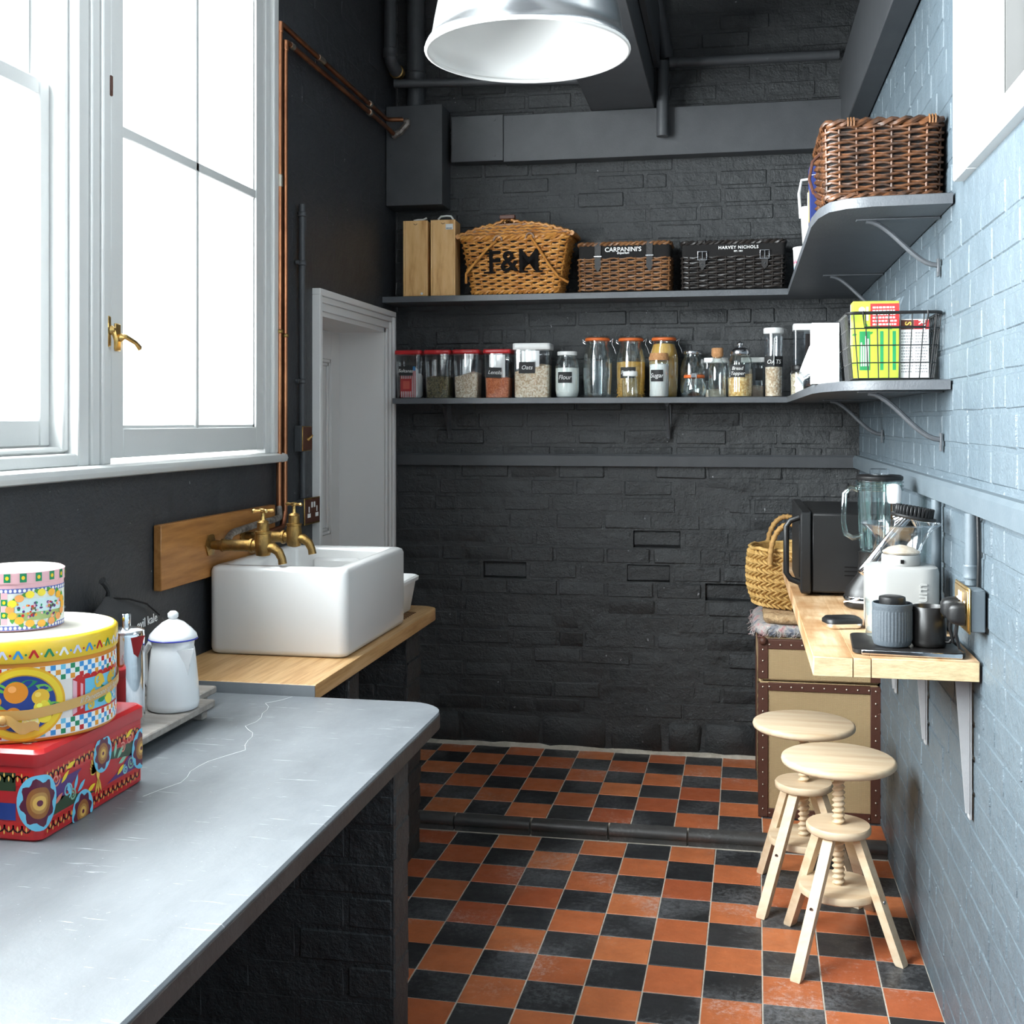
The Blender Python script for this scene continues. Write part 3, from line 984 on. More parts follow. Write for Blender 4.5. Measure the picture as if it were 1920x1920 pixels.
# white tub on the sink top
q = B()
def tub(loops, cx, cy, wx, wy):
    return [[(cx + a * wx * s_, cy + c_ * wy * s_, z) for a, c_ in rrect(-.5, -.5, .5, .5, .16, 4)] for s_, z in loops]
q.loft(tub([(.80, .819), (.84, .823), (.98, .925), (1.05, .926), (1.06, .938), (1.00, .942), (.955, .934), (.80, .835)], -1.215, 3.845, .235, .25))
tag(q.build('washing_up_tub', 'plastic_white', angle=45), 'white plastic tub on the wooden top behind the sink', 'tub')


# bib taps on long brass bodies
def tap(y, z, label, hrot):
    t = thing('bib_tap', label, 'tap', (XL + .026, y, z), 0, 'brass bib taps over the sink')
    q = B()
    q.lathe([(.034, 0), (.034, .003), (.016, .006)], 6, axis='x')
    q.lathe([(.012, .006), (.014, .02), (.014, .034), (.019, .036), (.019, .042)], 14, axis='x')
    q.build('wall_flange', 'old_brass', t)
    q = B().lathe([(.0165, .042), (.0165, .122), (.021, .123), (.021, .130), (.016, .131), (.016, .15)], 16, axis='x')
    q.build('pipe_body', 'old_brass', t)
    q = B().lathe([(.006, -.030), (.020, -.026), (.024, -.012), (.024, .012), (.021, .034), (.023, .035), (.023, .042), (.017, .043), (.0165, .066), (.018, .067), (.012, .073)], 16, (.160, 0, 0))
    q.build('valve_body', 'old_brass', t)
    q = B().tube([(.165, 0, -.004), (.19, 0, -.004), (.207, 0, -.016), (.216, 0, -.034), (.219, 0, -.050)], [.016, .015, .0135, .012, .0125], 10)
    q.build('spout', 'old_brass', t)
    q = B().lathe([(.008, .072), (.006, .078), (.0055, .094), (.010, .096), (.010, .104), (.006, .106)], 12, (.160, 0, 0))
    for k in range(2 if hrot < 0 else 4):
        a = hrot + k * (pi if hrot < 0 else pi / 2)
        d = Vector((cos(a), sin(a), 0))
        p0 = Vector((.160, 0, .100))
        q.tube([p0 + d * .006, p0 + d * .016, p0 + d * .026, p0 + d * .031], [.0045, .004, .0062, .004], 8)
    q.build('cross_handle', 'brass', t)
    return t


tap(3.10, 1.127, 'aged brass bib tap with small cross handle, nearer end of the oak board', .7)
tap(3.335, 1.129, 'aged brass bib tap with wide bar handle beside the copper pipes', -.35)

# pair of copper pipes
def pipe_thing(name, label, pts, r, m, fit, cat='pipe', group=None, n=10):
    base = Vector(pts[0])
    t = thing(name, label, cat, base, 0, group)
    loc = [Vector(p) - base for p in pts]
    # round the corners
    out = [loc[0]]
    for i in range(1, len(loc) - 1):
        a, p, c_ = loc[i - 1], loc[i], loc[i + 1]
        d1_, d2_ = (a - p).normalized(), (c_ - p).normalized()
        k = min(r * 2.6, (a - p).length * .4, (c_ - p).length * .4)
        for u in (0, .25, .5, .75, 1):
            s0, s1 = p + d1_ * k, p + d2_ * k
            out.append(s0 * (1 - u) ** 2 + p * 2 * u * (1 - u) + s1 * u * u)
    out.append(loc[-1])
    B().tube(out, r, n).build('pipe', m, t, 50)
    for (p, d, l, rr, mm, nm) in fit:
        p = Vector(p) - base; d = Vector(d).normalized()
        B().tube([p - d * l / 2, p - d * l * .4, p - d * l * .35, p + d * l * .35, p + d * l * .4, p + d * l / 2], [rr * .93, rr * 1.03, rr, rr, rr * 1.03, rr * .93], n).build(nm, mm, t, 50)
    return t


xc = XL + .030
pipe_thing('copper_pipe', 'long copper pipe next to the white window architrave, rising then running to the box',
           [(xc, 3.598, 1.19), (xc, 3.607, 2.790), (xc, 4.80, 2.775), (XL + .085, 4.848, 2.785)], .0095, 'copper',
           [((xc, 3.607, 2.775), (0, 0, 1), .035, .0115, 'copper', 'elbow_fitting'), ((xc, 3.99, 2.786), (0, 1, 0), .06, .0125, 'solder', 'valve_joint'),
            ((xc, 4.56, 2.778), (0, 1, 0), .02, .0135, 'solder', 'clip'), ((xc, 3.604, 2.27), (0, 0, 1), .04, .011, 'solder', 'solder_joint'), ((xc, 3.602, 1.775), (0, 0, 1), .012, .013, 'old_brass', 'clip')], group='copper pipes beside the window')
pipe_thing('copper_pipe', 'copper pipe further from the window, running just below its twin to the box',
           [(xc, 3.648, 1.175), (xc, 3.652, 2.745), (xc, 4.80, 2.742), (XL + .045, 4.848, 2.725)], .0095, 'copper',
           [((xc, 3.652, 2.728), (0, 0, 1), .035, .0115, 'copper', 'elbow_fitting'), ((xc, 3.71, 2.745), (0, 1, 0), .03, .0115, 'solder', 'solder_joint'),
            ((xc, 4.56, 2.743), (0, 1, 0), .02, .0135, 'solder', 'clip'), ((xc, 3.650, 1.765), (0, 0, 1), .012, .013, 'old_brass', 'clip')], group='copper pipes beside the window')
pipe_thing('feed_pipe', 'tarnished lead feed pipe along the oak board to the nearer tap', [(xc, 3.598, 1.20), (xc + .008, 3.585, 1.165), (xc + .012, 3.38, 1.160), (xc + .015, 3.20, 1.152), (xc + .03, 3.125, 1.128)], .0105, 'lead', [], group='feed pipes behind the taps')
pipe_thing('feed_pipe', 'short dark copper feed pipe behind the farther tap', [(xc, 3.648, 1.178), (xc + .004, 3.62, 1.130), (xc + .008, 3.45, 1.124), (xc + .014, 3.36, 1.120)], .0105, 'copper', [], group='feed pipes behind the taps')

# grey conduit with switch and socket
pipe_thing('conduit', 'slim painted conduit on the wall between copper pipes and door', [(XL + .018, 3.835, 2.235), (XL + .018, 3.835, 1.462)], .012, 'paint_smooth',
           [((XL + .018, 3.835, z_), (0, 0, 1), .016, .0155, 'paint_smooth', 'saddle_clip') for z_ in (2.20, 2.03, 1.62)] + [((XL + .012, 3.81, z_), (1, 0, 0), .012, .008, 'paint_smooth', 'screw') for z_ in (2.03, 1.62)])
pipe_thing('conduit', 'short painted conduit between light switch and double socket', [(XL + .018, 3.845, 1.377), (XL + .018, 3.845, 1.213)], .012, 'paint_smooth', [])
t = thing('light_switch', 'dark bronze light switch with brass toggle beside the door', 'switch', (XL, 3.85, 1.42))
B().box(.001, -.045, -.045, .028, .045, .045, .002).build('back_box', 'paint_smooth', t)
B().box(.0285, -.043, -.043, .0315, .043, .043, .001).build('plate_rim', 'brass', t)
B().box(.030, -.040, -.040, .034, .040, .040, .001).build('plate', 'leather_brown', t)
B().tube([(.034, 0, -.004), (.048, 0, .008), (.052, 0, .012)], [.007, .004, .003], 8).build('toggle', 'brass', t)


def socket(t, box='paint_smooth', plate='leather_brown'):
    B().box(.001, -.072, -.043, .030, .072, .043, .002).build('back_box', box, t)
    B().box(.0305, -.076, -.047, .034, .076, .047, .0015).build('plate_rim', 'brass', t)
    B().box(.033, -.070, -.041, .036, .070, .041, .001).build('plate', plate, t)
    for s_ in (-1, 1):
        q = B()
        q.box(.036, s_ * .038 - .004, -.004, .0368, s_ * .038 + .004, .016).box(.036, s_ * .038 - .014, -.022, .0368, s_ * .038 + .014, -.008)
        q.build('socket_face', 'white_ink', t)
        B().box(.036, s_ * .012 - .006, .012, .0385, s_ * .012 + .006, .032, .001).build('rocker', 'plastic_white', t)


t = thing('double_socket', 'bronze double socket with white inserts beside the door frame', 'socket', (XL, 3.895, 1.165))
socket(t)

# painted conduits and pipes at the far end
pipe_thing('soil_pipe', 'thick painted vertical pipe in the corner above the left box', [(-1.385, 4.955, 2.855), (-1.385, 4.955, ZC - .005)], .040, 'paint_smooth', [((-1.385, 4.955, 2.99), (0, 0, 1), .05, .046, 'paint_smooth', 'collar')], n=18)
pipe_thing('waste_pipe', 'painted vertical pipe in the corner with an elbow at its foot', [(XL + .045, 4.80, ZC - .005), (XL + .045, 4.80, 3.03), (XL + .050, 4.855, 3.005), (XL + .052, 4.90, 3.0)], .027, 'paint_smooth', [((XL + .045, 4.80, 3.06), (0, 0, 1), .04, .031, 'paint_smooth', 'collar'), ((XL + .051, 4.885, 3.002), (.05, 1, -.1), .03, .031, 'old_brass', 'joint')], n=14)
pipe_thing('cross_pipe', 'thin painted pipe running across the back wall behind the lamp', [(XL + .04, 4.875, 2.950), (-.62, 4.985, 2.950)], .019, 'paint_smooth', [], n=12)
pipe_thing('tee_pipe', 'painted stub pipe hanging in front of the boarded panel', [(-.300, 4.895, 2.985), (-.300, 4.895, 2.672)], .025, 'paint_smooth', [], n=16)
pipe_thing('cross_pipe', 'painted pipe from the stub pipe towards the right hand beam', [(-.272, 4.93, 2.988), (.418, 4.955, 2.990)], .021, 'paint_smooth', [((-.255, 4.931, 2.988), (1, 0, 0), .04, .024, 'paint_smooth', 'collar')], n=14)
pipe_thing('riser_pipe', 'painted riser pipe climbing the back wall beside the ceiling beam', [(-.285, 4.985, 3.02), (-.365, 4.985, ZC - .005)], .028, 'paint_smooth', [], n=14)

# boxed-in panels
q = B().box(XL + .003, 4.875, 2.418, -1.245, YB - .006, 2.852, .002)
bx = q.build('pipe_box', 'paint_smooth'); tag(bx, 'square painted service box in the corner where copper pipes end', 'boxing')
q = B()
for x_, z_ in ((-1.48, 2.64), (-1.27, 2.74), (-1.48, 2.44), (-1.27, 2.44)): q.lathe([(.006, 0), (.006, .002)], 8, (x_, 4.873, z_), axis='y')
q.build('screw', 'paint_smooth', bx)
q = B()
q.tube([(XL + .035, 4.868, 2.72), (XL + .07, 4.866, 2.735), (XL + .105, 4.868, 2.775)], .015, 8)
q.ball((XL + .045, 4.866, 2.725), .017).ball((XL + .10, 4.866, 2.78), .016)
q.build('sealant', 'lead', bx)
q = B().box(-1.222, 4.945, 2.612, -.99, YB - .006, 2.812, .002)
p1 = q.build('panel_boxing', 'paint_smooth'); tag(p1, 'short boarded panel next to the corner service box', 'panel')
q = B().box(-.988, 4.942, 2.604, .435, YB - .006, 2.806, .002)
p2 = q.build('panel_boxing', 'paint_smooth'); tag(p2, 'long boarded panel with screws across the back wall', 'panel')
for par, xs in ((p1, (-1.03,)), (p2, (-.955, -.77, -.47, -.2, .05, .3))):
    for x_ in xs:
        for z_ in (2.635, 2.79):
            B().lathe([(.0065, 0), (.0065, .0025)], 8, (x_, 4.9405, z_), axis='y').build('screw', 'paint_smooth', par)

# beams
q = B().box(-.608, .2, 2.808, -.336, YB - .006, 3.2, .004)
tag(q.build('ceiling_beam', 'paint_smooth'), 'wide painted ceiling beam above and behind the lamp', 'beam')
q = B().box(-.335, .2, 2.95, -.31, 4.86, 3.2, .003)
tag(q.build('beam_fillet', 'paint_smooth'), 'narrow painted board along the side of the ceiling beam', 'beam')
q = B().box(.425, 2.83, 2.645, XR - .004, YB - .006, 2.95, .004)
tag(q.build('wall_beam', 'paint_smooth'), 'painted beam running along the top of the right wall', 'beam')

# pendant lamp
t = thing('pendant_lamp', 'large spun aluminium pendant lamp with white inside', 'lamp', (-.50, 2.80, 2.380))
prof = [(.2495, .004), (.250, .012), (.244, .024), (.236, .034), (.232, .05), (.228, .075), (.219, .12), (.203, .17), (.178, .225), (.145, .27), (.105, .305), (.07, .322), (.055, .33), (.05, .40), (.046, .46), (.02, .475)]
B().lathe(prof, 56, cap0=False).build('shade', 'aluminium', t, 50)
B().tube([(.2465 * cos(2 * pi * i / 56), .2465 * sin(2 * pi * i / 56), .004) for i in range(56)], .0055, 8, closed=True).build('rim', 'lamp_white', t, 60)
B().lathe([(r_ - .004, z_ + .0) for r_, z_ in prof[:13]], 56, cap0=False).build('reflector', 'lamp_white', t, 60)
B().ball((0, 0, .20), .055, 20, 12).build('bulb', 'lamp_white', t, 80)
B().lathe([(.022, .25), (.022, .33)], 14).build('bulb_holder', 'plastic_black', t)
B().tube([(0, 0, .47), (0, 0, ZC - 2.380 - .03)], .006, 8).build('cable', 'black_metal', t)
B().lathe([(.05, ZC - 2.380 - .03), (.05, ZC - 2.380 - .001)], 20).build('ceiling_rose', 'paint_smooth', t)


# shelves
def bracket(t, y, x0, x1, z):
    """scrolled iron bracket under a shelf that leaves the right wall"""
    q = B()
    q.box(x0, y - .012, z - .005, x1, y + .012, z - .0005, .001)
    q.box(x1 - .006, y - .009, z - .150, x1 - .0005, y + .009, z - .105, .001)
    w_ = x1 - x0 - .03
    pts = []
    for i in range(13):
        u = i / 12
        s_ = 3 * u * u - 2 * u ** 3
        pts.append((x0 + .025 + w_ * u, y, z - .006 - .115 * s_))
    q.tube(pts, .008, 8, flat=.8)
    q.build('bracket', 'paint_shelf', t)


def small_bracket(t, x, z):
    q = B()
    q.box(x - .010, YB - .007, z - .15, x + .010, YB - .0035, z, .001)
    q.box(x - .010, YB - .18, z - .005, x + .010, YB - .005, z - .0005, .001)
    q.tube([(x, YB - .16, z - .006), (x, YB - .10, z - .02), (x, YB - .05, z - .07), (x, YB - .014, z - .13), (x, YB - .012, z - .15)], .007, 7)
    q.build('bracket', 'paint_smooth', t)


for nm, z, th, yf, xl, lab, cham, poly_r in (
        ('corner_shelf', 2.018, .026, 4.82, XL + .003, 'upper dark painted corner shelf carrying the hampers', 0,
         [(.207, 4.82), (.196, 3.16), (.205, 3.03), (.225, 2.945), (.262, 2.905), (.32, 2.885), (XR - .004, 2.875)]),
        ('corner_shelf', 1.580, .024, 4.82, -1.452, 'lower dark painted corner shelf carrying the jars', 1,
         [(.203, 4.82), (.207, 3.30), (.222, 3.14), (.262, 2.985), (.30, 2.945), (.36, 2.925), (XR - .004, 2.905)])):
    poly = [(xl, yf), (xl, YB - .004), (XR - .004, YB - .004)] + poly_r[::-1]
    cx_ = [(x_ + (.002 if 0.1 < x_ < .45 else 0), y_ + .002) for x_, y_ in poly]
    q = B().loft([[(x_, y_, z - th) for x_, y_ in poly], [(x_, y_, z - .002) for x_, y_ in poly], [(x_, min(y_ + .002, YB - .004), z) for x_, y_ in cx_]])
    sh = q.build(nm, 'paint_shelf'); tag(sh, lab, 'shelf')
    bracket(sh, 3.06 if z > 1.8 else 3.02, .30, XR - .004, z - th)
    bracket(sh, 4.2, .30, XR - .004, z - th)
    if z < 1.8:
        small_bracket(sh, -1.25, z - th); small_bracket(sh, -.28, z - th)

# breakfast shelf on the right wall, three end-jointed boards
CT = .978
t = thing('breakfast_shelf', 'thick raw wooden shelf with sawn end on white angle brackets', 'shelf', (0, 0, 0))
for k, (x0, x1) in enumerate(((.163, .2452), (.2453, .2823), (.2824, .500))):
    q = B().box(x0, 2.563 + .0006 * k, CT - .042, x1, 4.25, CT, .0007)
    q.build('plank', 'slab_wood', t)
    B().box(x0 + .001, 2.5605 + .0006 * k, CT - .0415, x1 - .001, 2.5632 + .0006 * k, CT - .0012, .0008).build('sawn_end', 'endgrain', t)
for y in (2.66, 3.255, 3.85):
    q = B()
    zt = CT - .043
    q.box(XR - .010, y - .013, zt - .315, XR - .0045, y + .013, zt, .001).box(XR - .30, y - .013, zt - .006, XR - .005, y + .013, zt - .0005, .001)
    q.prism([(XR - .040, zt - .005), (XR - .010, zt - .005), (XR - .010, zt - .30), (XR - .018, zt - .30)], y - .014, y - .010, axis='y')
    q.build('angle_bracket', 'bracket_white', t)

# ================================================================== FLAT PRINT ON TINS AND BOXES
class Print(B):
    """flat printed shapes laid on a surface f(u, v, off) -> point"""

    def __init__(s, f):
        super().__init__(); s.F = f; s.lay = 1

    def q(s, u0, v0, u1, v1, col, n=1, lay=None):
        o = (lay or s.lay) * .00018
        for i in range(n):
            a, c_ = u0 + (u1 - u0) * i / n, u0 + (u1 - u0) * (i + 1) / n
            s.add([s.F(a, v0, o), s.F(c_, v0, o), s.F(c_, v1, o), s.F(a, v1, o)], [(0, 1, 2, 3)], col)

    def p(s, pts, col, lay=None):
        o = (lay or s.lay) * .00018
        s.add([s.F(u, v, o) for u, v in pts], [tuple(range(len(pts)))], col)

    def e(s, u, v, ru, rv, col, n=20, rings=2, lay=None, wob=0, wn=8, rot=0., skip=None):
        o = (lay or s.lay) * .00018
        vs = [s.F(u, v, o)]; fs = []
        for k in range(1, rings + 1):
            for i in range(n):
                t = 2 * pi * i / n
                g = k / rings * (1 + wob * sin(wn * t))
                a, c_ = ru * g * cos(t), rv * g * sin(t)
                uu, vv = u + a * cos(rot) - c_ * sin(rot), v + a * sin(rot) + c_ * cos(rot)
                if skip: uu, vv = skip(uu, vv)
                vs.append(s.F(uu, vv, o))
        for i in range(n): fs.append((0, 1 + i, 1 + (i + 1) % n))
        for k in range(rings - 1):
            for i in range(n):
                j = (i + 1) % n
                fs.append((1 + k * n + i, 1 + (k + 1) * n + i, 1 + (k + 1) * n + j, 1 + k * n + j))
        s.add(vs, fs, col)

    def line(s, pts, wd, col, lay=None):
        o = (lay or s.lay) * .00018
        for (a, c_), (d, e) in zip(pts[:-1], pts[1:]):
            l = math.hypot(d - a, e - c_) or 1e-6
            nx, ny = -(e - c_) / l * wd / 2, (d - a) / l * wd / 2
            s.add([s.F(a + nx, c_ + ny, o), s.F(a - nx, c_ - ny, o), s.F(d - nx, e - ny, o), s.F(d + nx, e + ny, o)], [(0, 1, 2, 3)], col)

    def leaf(s, u, v, l, wd, rot, col, lay=None):
        pts = []
        for i in range(9):
            t = i / 8; pts.append((t * l, wd * sin(pi * t)))
        for i in range(7, 0, -1):
            t = i / 8; pts.append((t * l, -wd * sin(pi * t)))
        s.p([(u + a * cos(rot) - c_ * sin(rot), v + a * sin(rot) + c_ * cos(rot)) for a, c_ in pts], col, lay)

    def spiral(s, u, v, r, turns, wd, col, rot=0., lay=None, flip=1):
        pts = []
        n = int(12 * turns)
        for i in range(n + 1):
            t = i / n; a = rot + flip * t * turns * 2 * pi
            pts.append((u + r * (1 - t * .85) * cos(a), v + r * (1 - t * .85) * sin(a)))
        s.line(pts, wd, col, lay)


RED, YEL, ORA, BLU, GRN, WHT, PNK = (.55, .02, .02), (.85, .60, .03), (.78, .30, .03), (.05, .28, .62), (.02, .24, .10), (.86, .85, .82), (.80, .42, .48)
NAV, SKY, MAR, LEM, PUR = (.02, .05, .25), (.16, .52, .72), (.11, .015, .04), (.88, .70, .05), (.09, .03, .16)

# ---- red rectangular tin
TZ = .7908
t = thing('rectangular_tin', 'red rectangular tin with folk flower print, bottom of the tin stack', 'tin', (-1.245, 1.888, TZ))
hx, hy, ht = .13, .168, .150
q = B().loft([[(x_, y_, z_) for x_, y_ in rrect(-hx + d, -hy + d, hx - d, hy - d, .014, 4)] for d, z_ in ((.004, 0), (0, .004), (0, ht - .026))])
red = q.build('body', 'red_plastic', t)
q = B().loft([[(x_, y_, z_) for x_, y_ in rrect(-hx - d, -hy - d, hx + d, hy + d, .015, 4)] for d, z_ in ((.0015, ht - .027), (.0025, ht - .025), (.0025, ht - .006), (-.004, ht))])
lid = q.build('lid', 'red_plastic', t)


def tin_face(P, L, H, near):
    P.lay = 1
    for v0, sg in ((.020, -1), (H - .020, 1)):               # scalloped borders
        P.q(-L / 2 + .006, v0 - .011, L / 2 - .006, v0 + .011, (.50, .02, .018), 1, 1)
        n = int(L / .017)
        for i in range(n):
            u = -L / 2 + .012 + i * (L - .024) / n
            pts = [(u + .0085 + .0085 * cos(pi * k / 8), v0 - sg * .006 + sg * .011 * sin(pi * k / 8)) for k in range(9)]
            P.line(pts, .0028, (.03, .005, .005), 2)
            P.leaf(u + .0085, v0 - sg * .005, .010, .0016, pi / 2 * sg, (.80, .50, .12), 3)
            P.leaf(u, v0 + sg * .002, .008, .0014, pi / 2 * sg, (.80, .50, .12), 3)
    a, c_ = .034, H - .034
    if not near:
        P.p([(-L / 2 + .02, c_), (-L / 2 + .115, c_), (-L / 2 + .055, c_ - .035), (-L / 2 + .02, c_ - .04)], PUR, 2)
        P.p([(-.02, c_), (L / 2 - .02, c_), (L / 2 - .02, c_ - .03)], (.03, .06, .03), 2)
        P.p([(-L / 2 + .02, a), (-L / 2 + .02, a + .032), (.0, a)], (.03, .06, .03), 2)
        P.p([(.035, a), (L / 2 - .02, a), (L / 2 - .02, a + .045), (.085, a + .015)], PUR, 2)
        for u, v, r, k in ((-.09, .062, .014, 1), (-.075, .05, .010, -1), (-.125, .09, .012, -1), (.115, .095, .012, 1), (.09, .085, .010, -1), (.12, .05, .012, -1), (-.05, .037, .010, 1), (.10, .042, .009, 1)):
            P.spiral(u, v, r, 1.6, .0032, R.choice([(.22, .55, .62), (.80, .55, .10), (.75, .25, .18), (.25, .45, .30)]), R.uniform(0, 6), 3, k)
        for u, v, rot, cc in ((-.07, .055, 1.2, SKY), (-.06, .05, .6, SKY), (-.08, .05, 2., SKY), (.06, .075, 1.3, (.25, .50, .35)), (.07, .07, .7, (.25, .5, .35)), (.075, .06, .2, (.25, .5, .35)), (-.11, .08, .6, YEL), (-.095, .10, .2, YEL), (.07, .04, .5, YEL), (.10, .10, .4, YEL), (-.03, .04, .3, YEL), (-.13, .05, .5, (.7, .2, .15))):
            P.leaf(u, v, .028, .0045, rot, cc, 4)
        # bird with spread wings
        for s_ in (-1, 1):
            for k in range(6):
                P.leaf(.005 + s_ * .006, .068, .034 - .003 * k, .0042, pi / 2 - s_ * (.35 + .24 * k), (.72, .42, .06) if k % 2 else (.50, .24, .03), 4)
        P.e(.005, .066, .006, .014, (.78, .46, .08), lay=5)
        P.e(.004, .086, .0045, .006, (.78, .46, .08), lay=5)
        for k in range(3): P.leaf(.006, .056, .03, .003, -pi / 2 + (k - 1) * .35, (.72, .42, .06), 4)
        meds = ((.02, H - .028, .03), (-.045, .012, .033), (L / 2 - .006, .066, .034))
    else:
        for v0, v1, cc in ((.082, .112, (.03, .05, .025)), (.034, .062, NAV)):
            P.p([(-.06, v0), (.085, v0), (.085, v1), (-.06, v1)], cc, 2)
        for u, v in ((.01, .096), (.01, .048), (-.07, .07)):
            P.e(u, v, .017, .015, (.55, .06, .05), 24, 2, 4, .16, 7); P.e(u, v, .004, .004, YEL, lay=5)
            for rot in (.4, 2.6, -.5, 3.6): P.leaf(u + .018 * cos(rot), v + .014 * sin(rot), .018, .004, rot, (.70, .55, .12), 3)
        P.p([(-.13, .045), (-.075, .058), (-.06, .068), (-.09, .08), (-.13, .075)], (.55, .62, .45), 3)
        meds = ()

    def lim(u, v): return max(-L / 2 + .001, min(L / 2 - .001, u)), max(.001, min(H - .001, v))
    for u, v, r in meds:
        P.e(u, v, r, r * 1.12, SKY, 28, 3, 6, skip=lim)
        P.e(u, v, r * .80, r * .9, MAR, 40, 3, 7, .12, 8, skip=lim)
        P.e(u, v, r * .56, r * .62, (.30, .11, .03), 24, 2, 8, skip=lim)
        P.e(u, v, r * .38, r * .40, (.45, .22, .06), 24, 2, 9, skip=lim)
        P.e(u, v, r * .26, r * .26, (.72, .42, .10), 20, 2, 10, skip=lim)
        P.e(u, v, r * .11, r * .11, MAR, 12, 1, 11, skip=lim)


P = Print(lambda u, v, o: (hx + .0001 + o, u, v)); tin_face(P, 2 * (hy - .006), ht - .028, False)
P.build('printed_side', 'print_gloss', red, colored=True, fix=False)
P = Print(lambda u, v, o: (u, -hy - .0001 - o, v)); tin_face(P, 2 * (hx - .006), ht - .028, True)
P.build('printed_side', 'print_gloss', red, colored=True, fix=False)
def round_corner(u, v, o):
    r_ = .014 + o + .0001; al = .014 * pi / 4
    if u < -al: return (hx - .014 + (u + al), -hy - .0001 - o, v)
    if u > al: return (hx + .0001 + o, -hy + .014 + (u - al), v)
    a = -pi / 4 + u / al * pi / 4
    return (hx - .014 + r_ * cos(a), -hy + .014 + r_ * sin(a), v)


P = Print(round_corner)
for k_, (ru, cc, wb_) in enumerate(((1., SKY, 0), (.80, MAR, .12), (.56, (.30, .11, .03), 0), (.38, (.45, .22, .06), 0), (.26, (.72, .42, .10), 0), (.11, MAR, 0))):
    P.e(0, .064, .040 * ru, .046 * ru, cc, 40, 6, 6 + k_, wb_, 8)
P.build('corner_medallion', 'print_gloss', red, colored=True, fix=False)
P = Print(lambda u, v, o: (u, v, ht + .0001 + o))
for k in range(60):
    P.spiral(R.uniform(-.11, .11), R.uniform(-.15, .15), R.uniform(.008, .014), 1.4, .003, R.choice([(.78, .5, .12), (.7, .2, .15), (.2, .4, .3), (.82, .75, .6)]), R.uniform(0, 6), 2, R.choice((1, -1)))
P.build('printed_top', 'print_gloss', lid, colored=True, fix=False)

# ---- round yellow panettone tin
rt = .150
t = thing('round_tin', 'large round yellow lidded tin with citrus print and gold ribbon', 'tin', (-1.247, 1.885, TZ + .1502), .594)
ctr = lambda rr: (lambda u, v, o: ((rr + o) * sin(u / rr), -(rr + o) * cos(u / rr), v))
mat('tin_orange', (.72, .26, .03), .25); mat('tin_yellow', (.80, .52, .03), .22); mat('tin_cream', (.84, .80, .70), .18); mat('tin_pink', (.80, .46, .50), .25)
yb = B().lathe([(rt - .003, 0), (rt, .003), (rt, .136)], 64).build('body', 'tin_orange', t, 50)
yl = B().lathe([(rt + .002, .134), (rt + .003, .136), (rt + .003, .168), (rt - .002, .1725), (rt - .012, .1735)], 64).build('lid', 'tin_yellow', t, 50)
B().lathe([(rt - .004, .1730), (rt - .008, .1742), (.01, .1746)], 64).build('lid_print', 'tin_cream', yl, 60)
P = Print(ctr(rt + .0032))
cols = [RED, GRN, WHT, (.6, .62, .8), BLU]
for i in range(30):
    u = -.36 + i * .0245
    P.line([(u - .007, .142), (u, .155), (u + .007, .142)], .004, cols[i % 5])
    P.e(u + .0122, .148, .002, .002, cols[(i + 2) % 5], 8, 1)
P.build('chevron_band', 'print_gloss', yl, colored=True, fix=False)
P = Print(ctr(rt + .0002))
P.q(-.40, .006, .40, .126, (.80, .72, .66), 60, 1)
sq = .0085
for r_ in range(3):
    for c_ in range(-42, 42):
        k = (r_ + c_) % 2
        cc = WHT if k else R.choice([RED, BLU, GRN, ORA, RED, SKY])
        for base in (.008, .100): P.q(c_ * sq, base + r_ * sq, (c_ + 1) * sq, base + (r_ + 1) * sq, cc, 1, 2)
for uc in (-.31, .140):                                       # red and blue panels
    P.q(uc - .068, .034, uc + .066, .098, RED, 10, 3)
    P.p([(uc - .068, .036), (uc - .048, .045), (uc - .048, .086), (uc - .068, .096)], PNK, 4)
    for k in range(8): P.e(uc - .056 + k * .016, .098, .008, .005, RED, 10, 1, 3)
    P.q(uc - .044, .038, uc + .058, .094, SKY, 10, 4)
    P.p([(uc - .048, .045), (uc - .01, .064), (uc - .048, .086)], RED, 5)
    for u, v, r_, fl in ((uc - .012, .084, .013, 1), (uc + .022, .083, .010, -1), (uc - .032, .046, .009, -1), (uc + .04, .087, .009, 1)): P.spiral(u, v, r_, 1.5, .0042, (.75, .48, .05), R.uniform(0, 6), 6, fl)
    for u, v, rot in ((uc - .02, .075, .3), (uc - .035, .055, 1.), (uc + .02, .075, 1.2), (uc + .005, .078, 2.4)): P.leaf(u, v, .024, .0055, rot, (.78, .48, .05), 6)
    P.e(uc + .018, .048, .014, .010, LEM, rot=-.5, lay=7); P.e(uc + .030, .066, .010, .010, ORA, lay=7)
    for rot in (2.2, 2.8, 3.4): P.leaf(uc + .01, .055, .026, .006, rot, GRN, 7)
    for k in range(4): P.e(uc + .036 + .006 * (k % 2), .042 + .006 * k, .0035, .0035, WHT, 8, 1, 8, .3, 5)
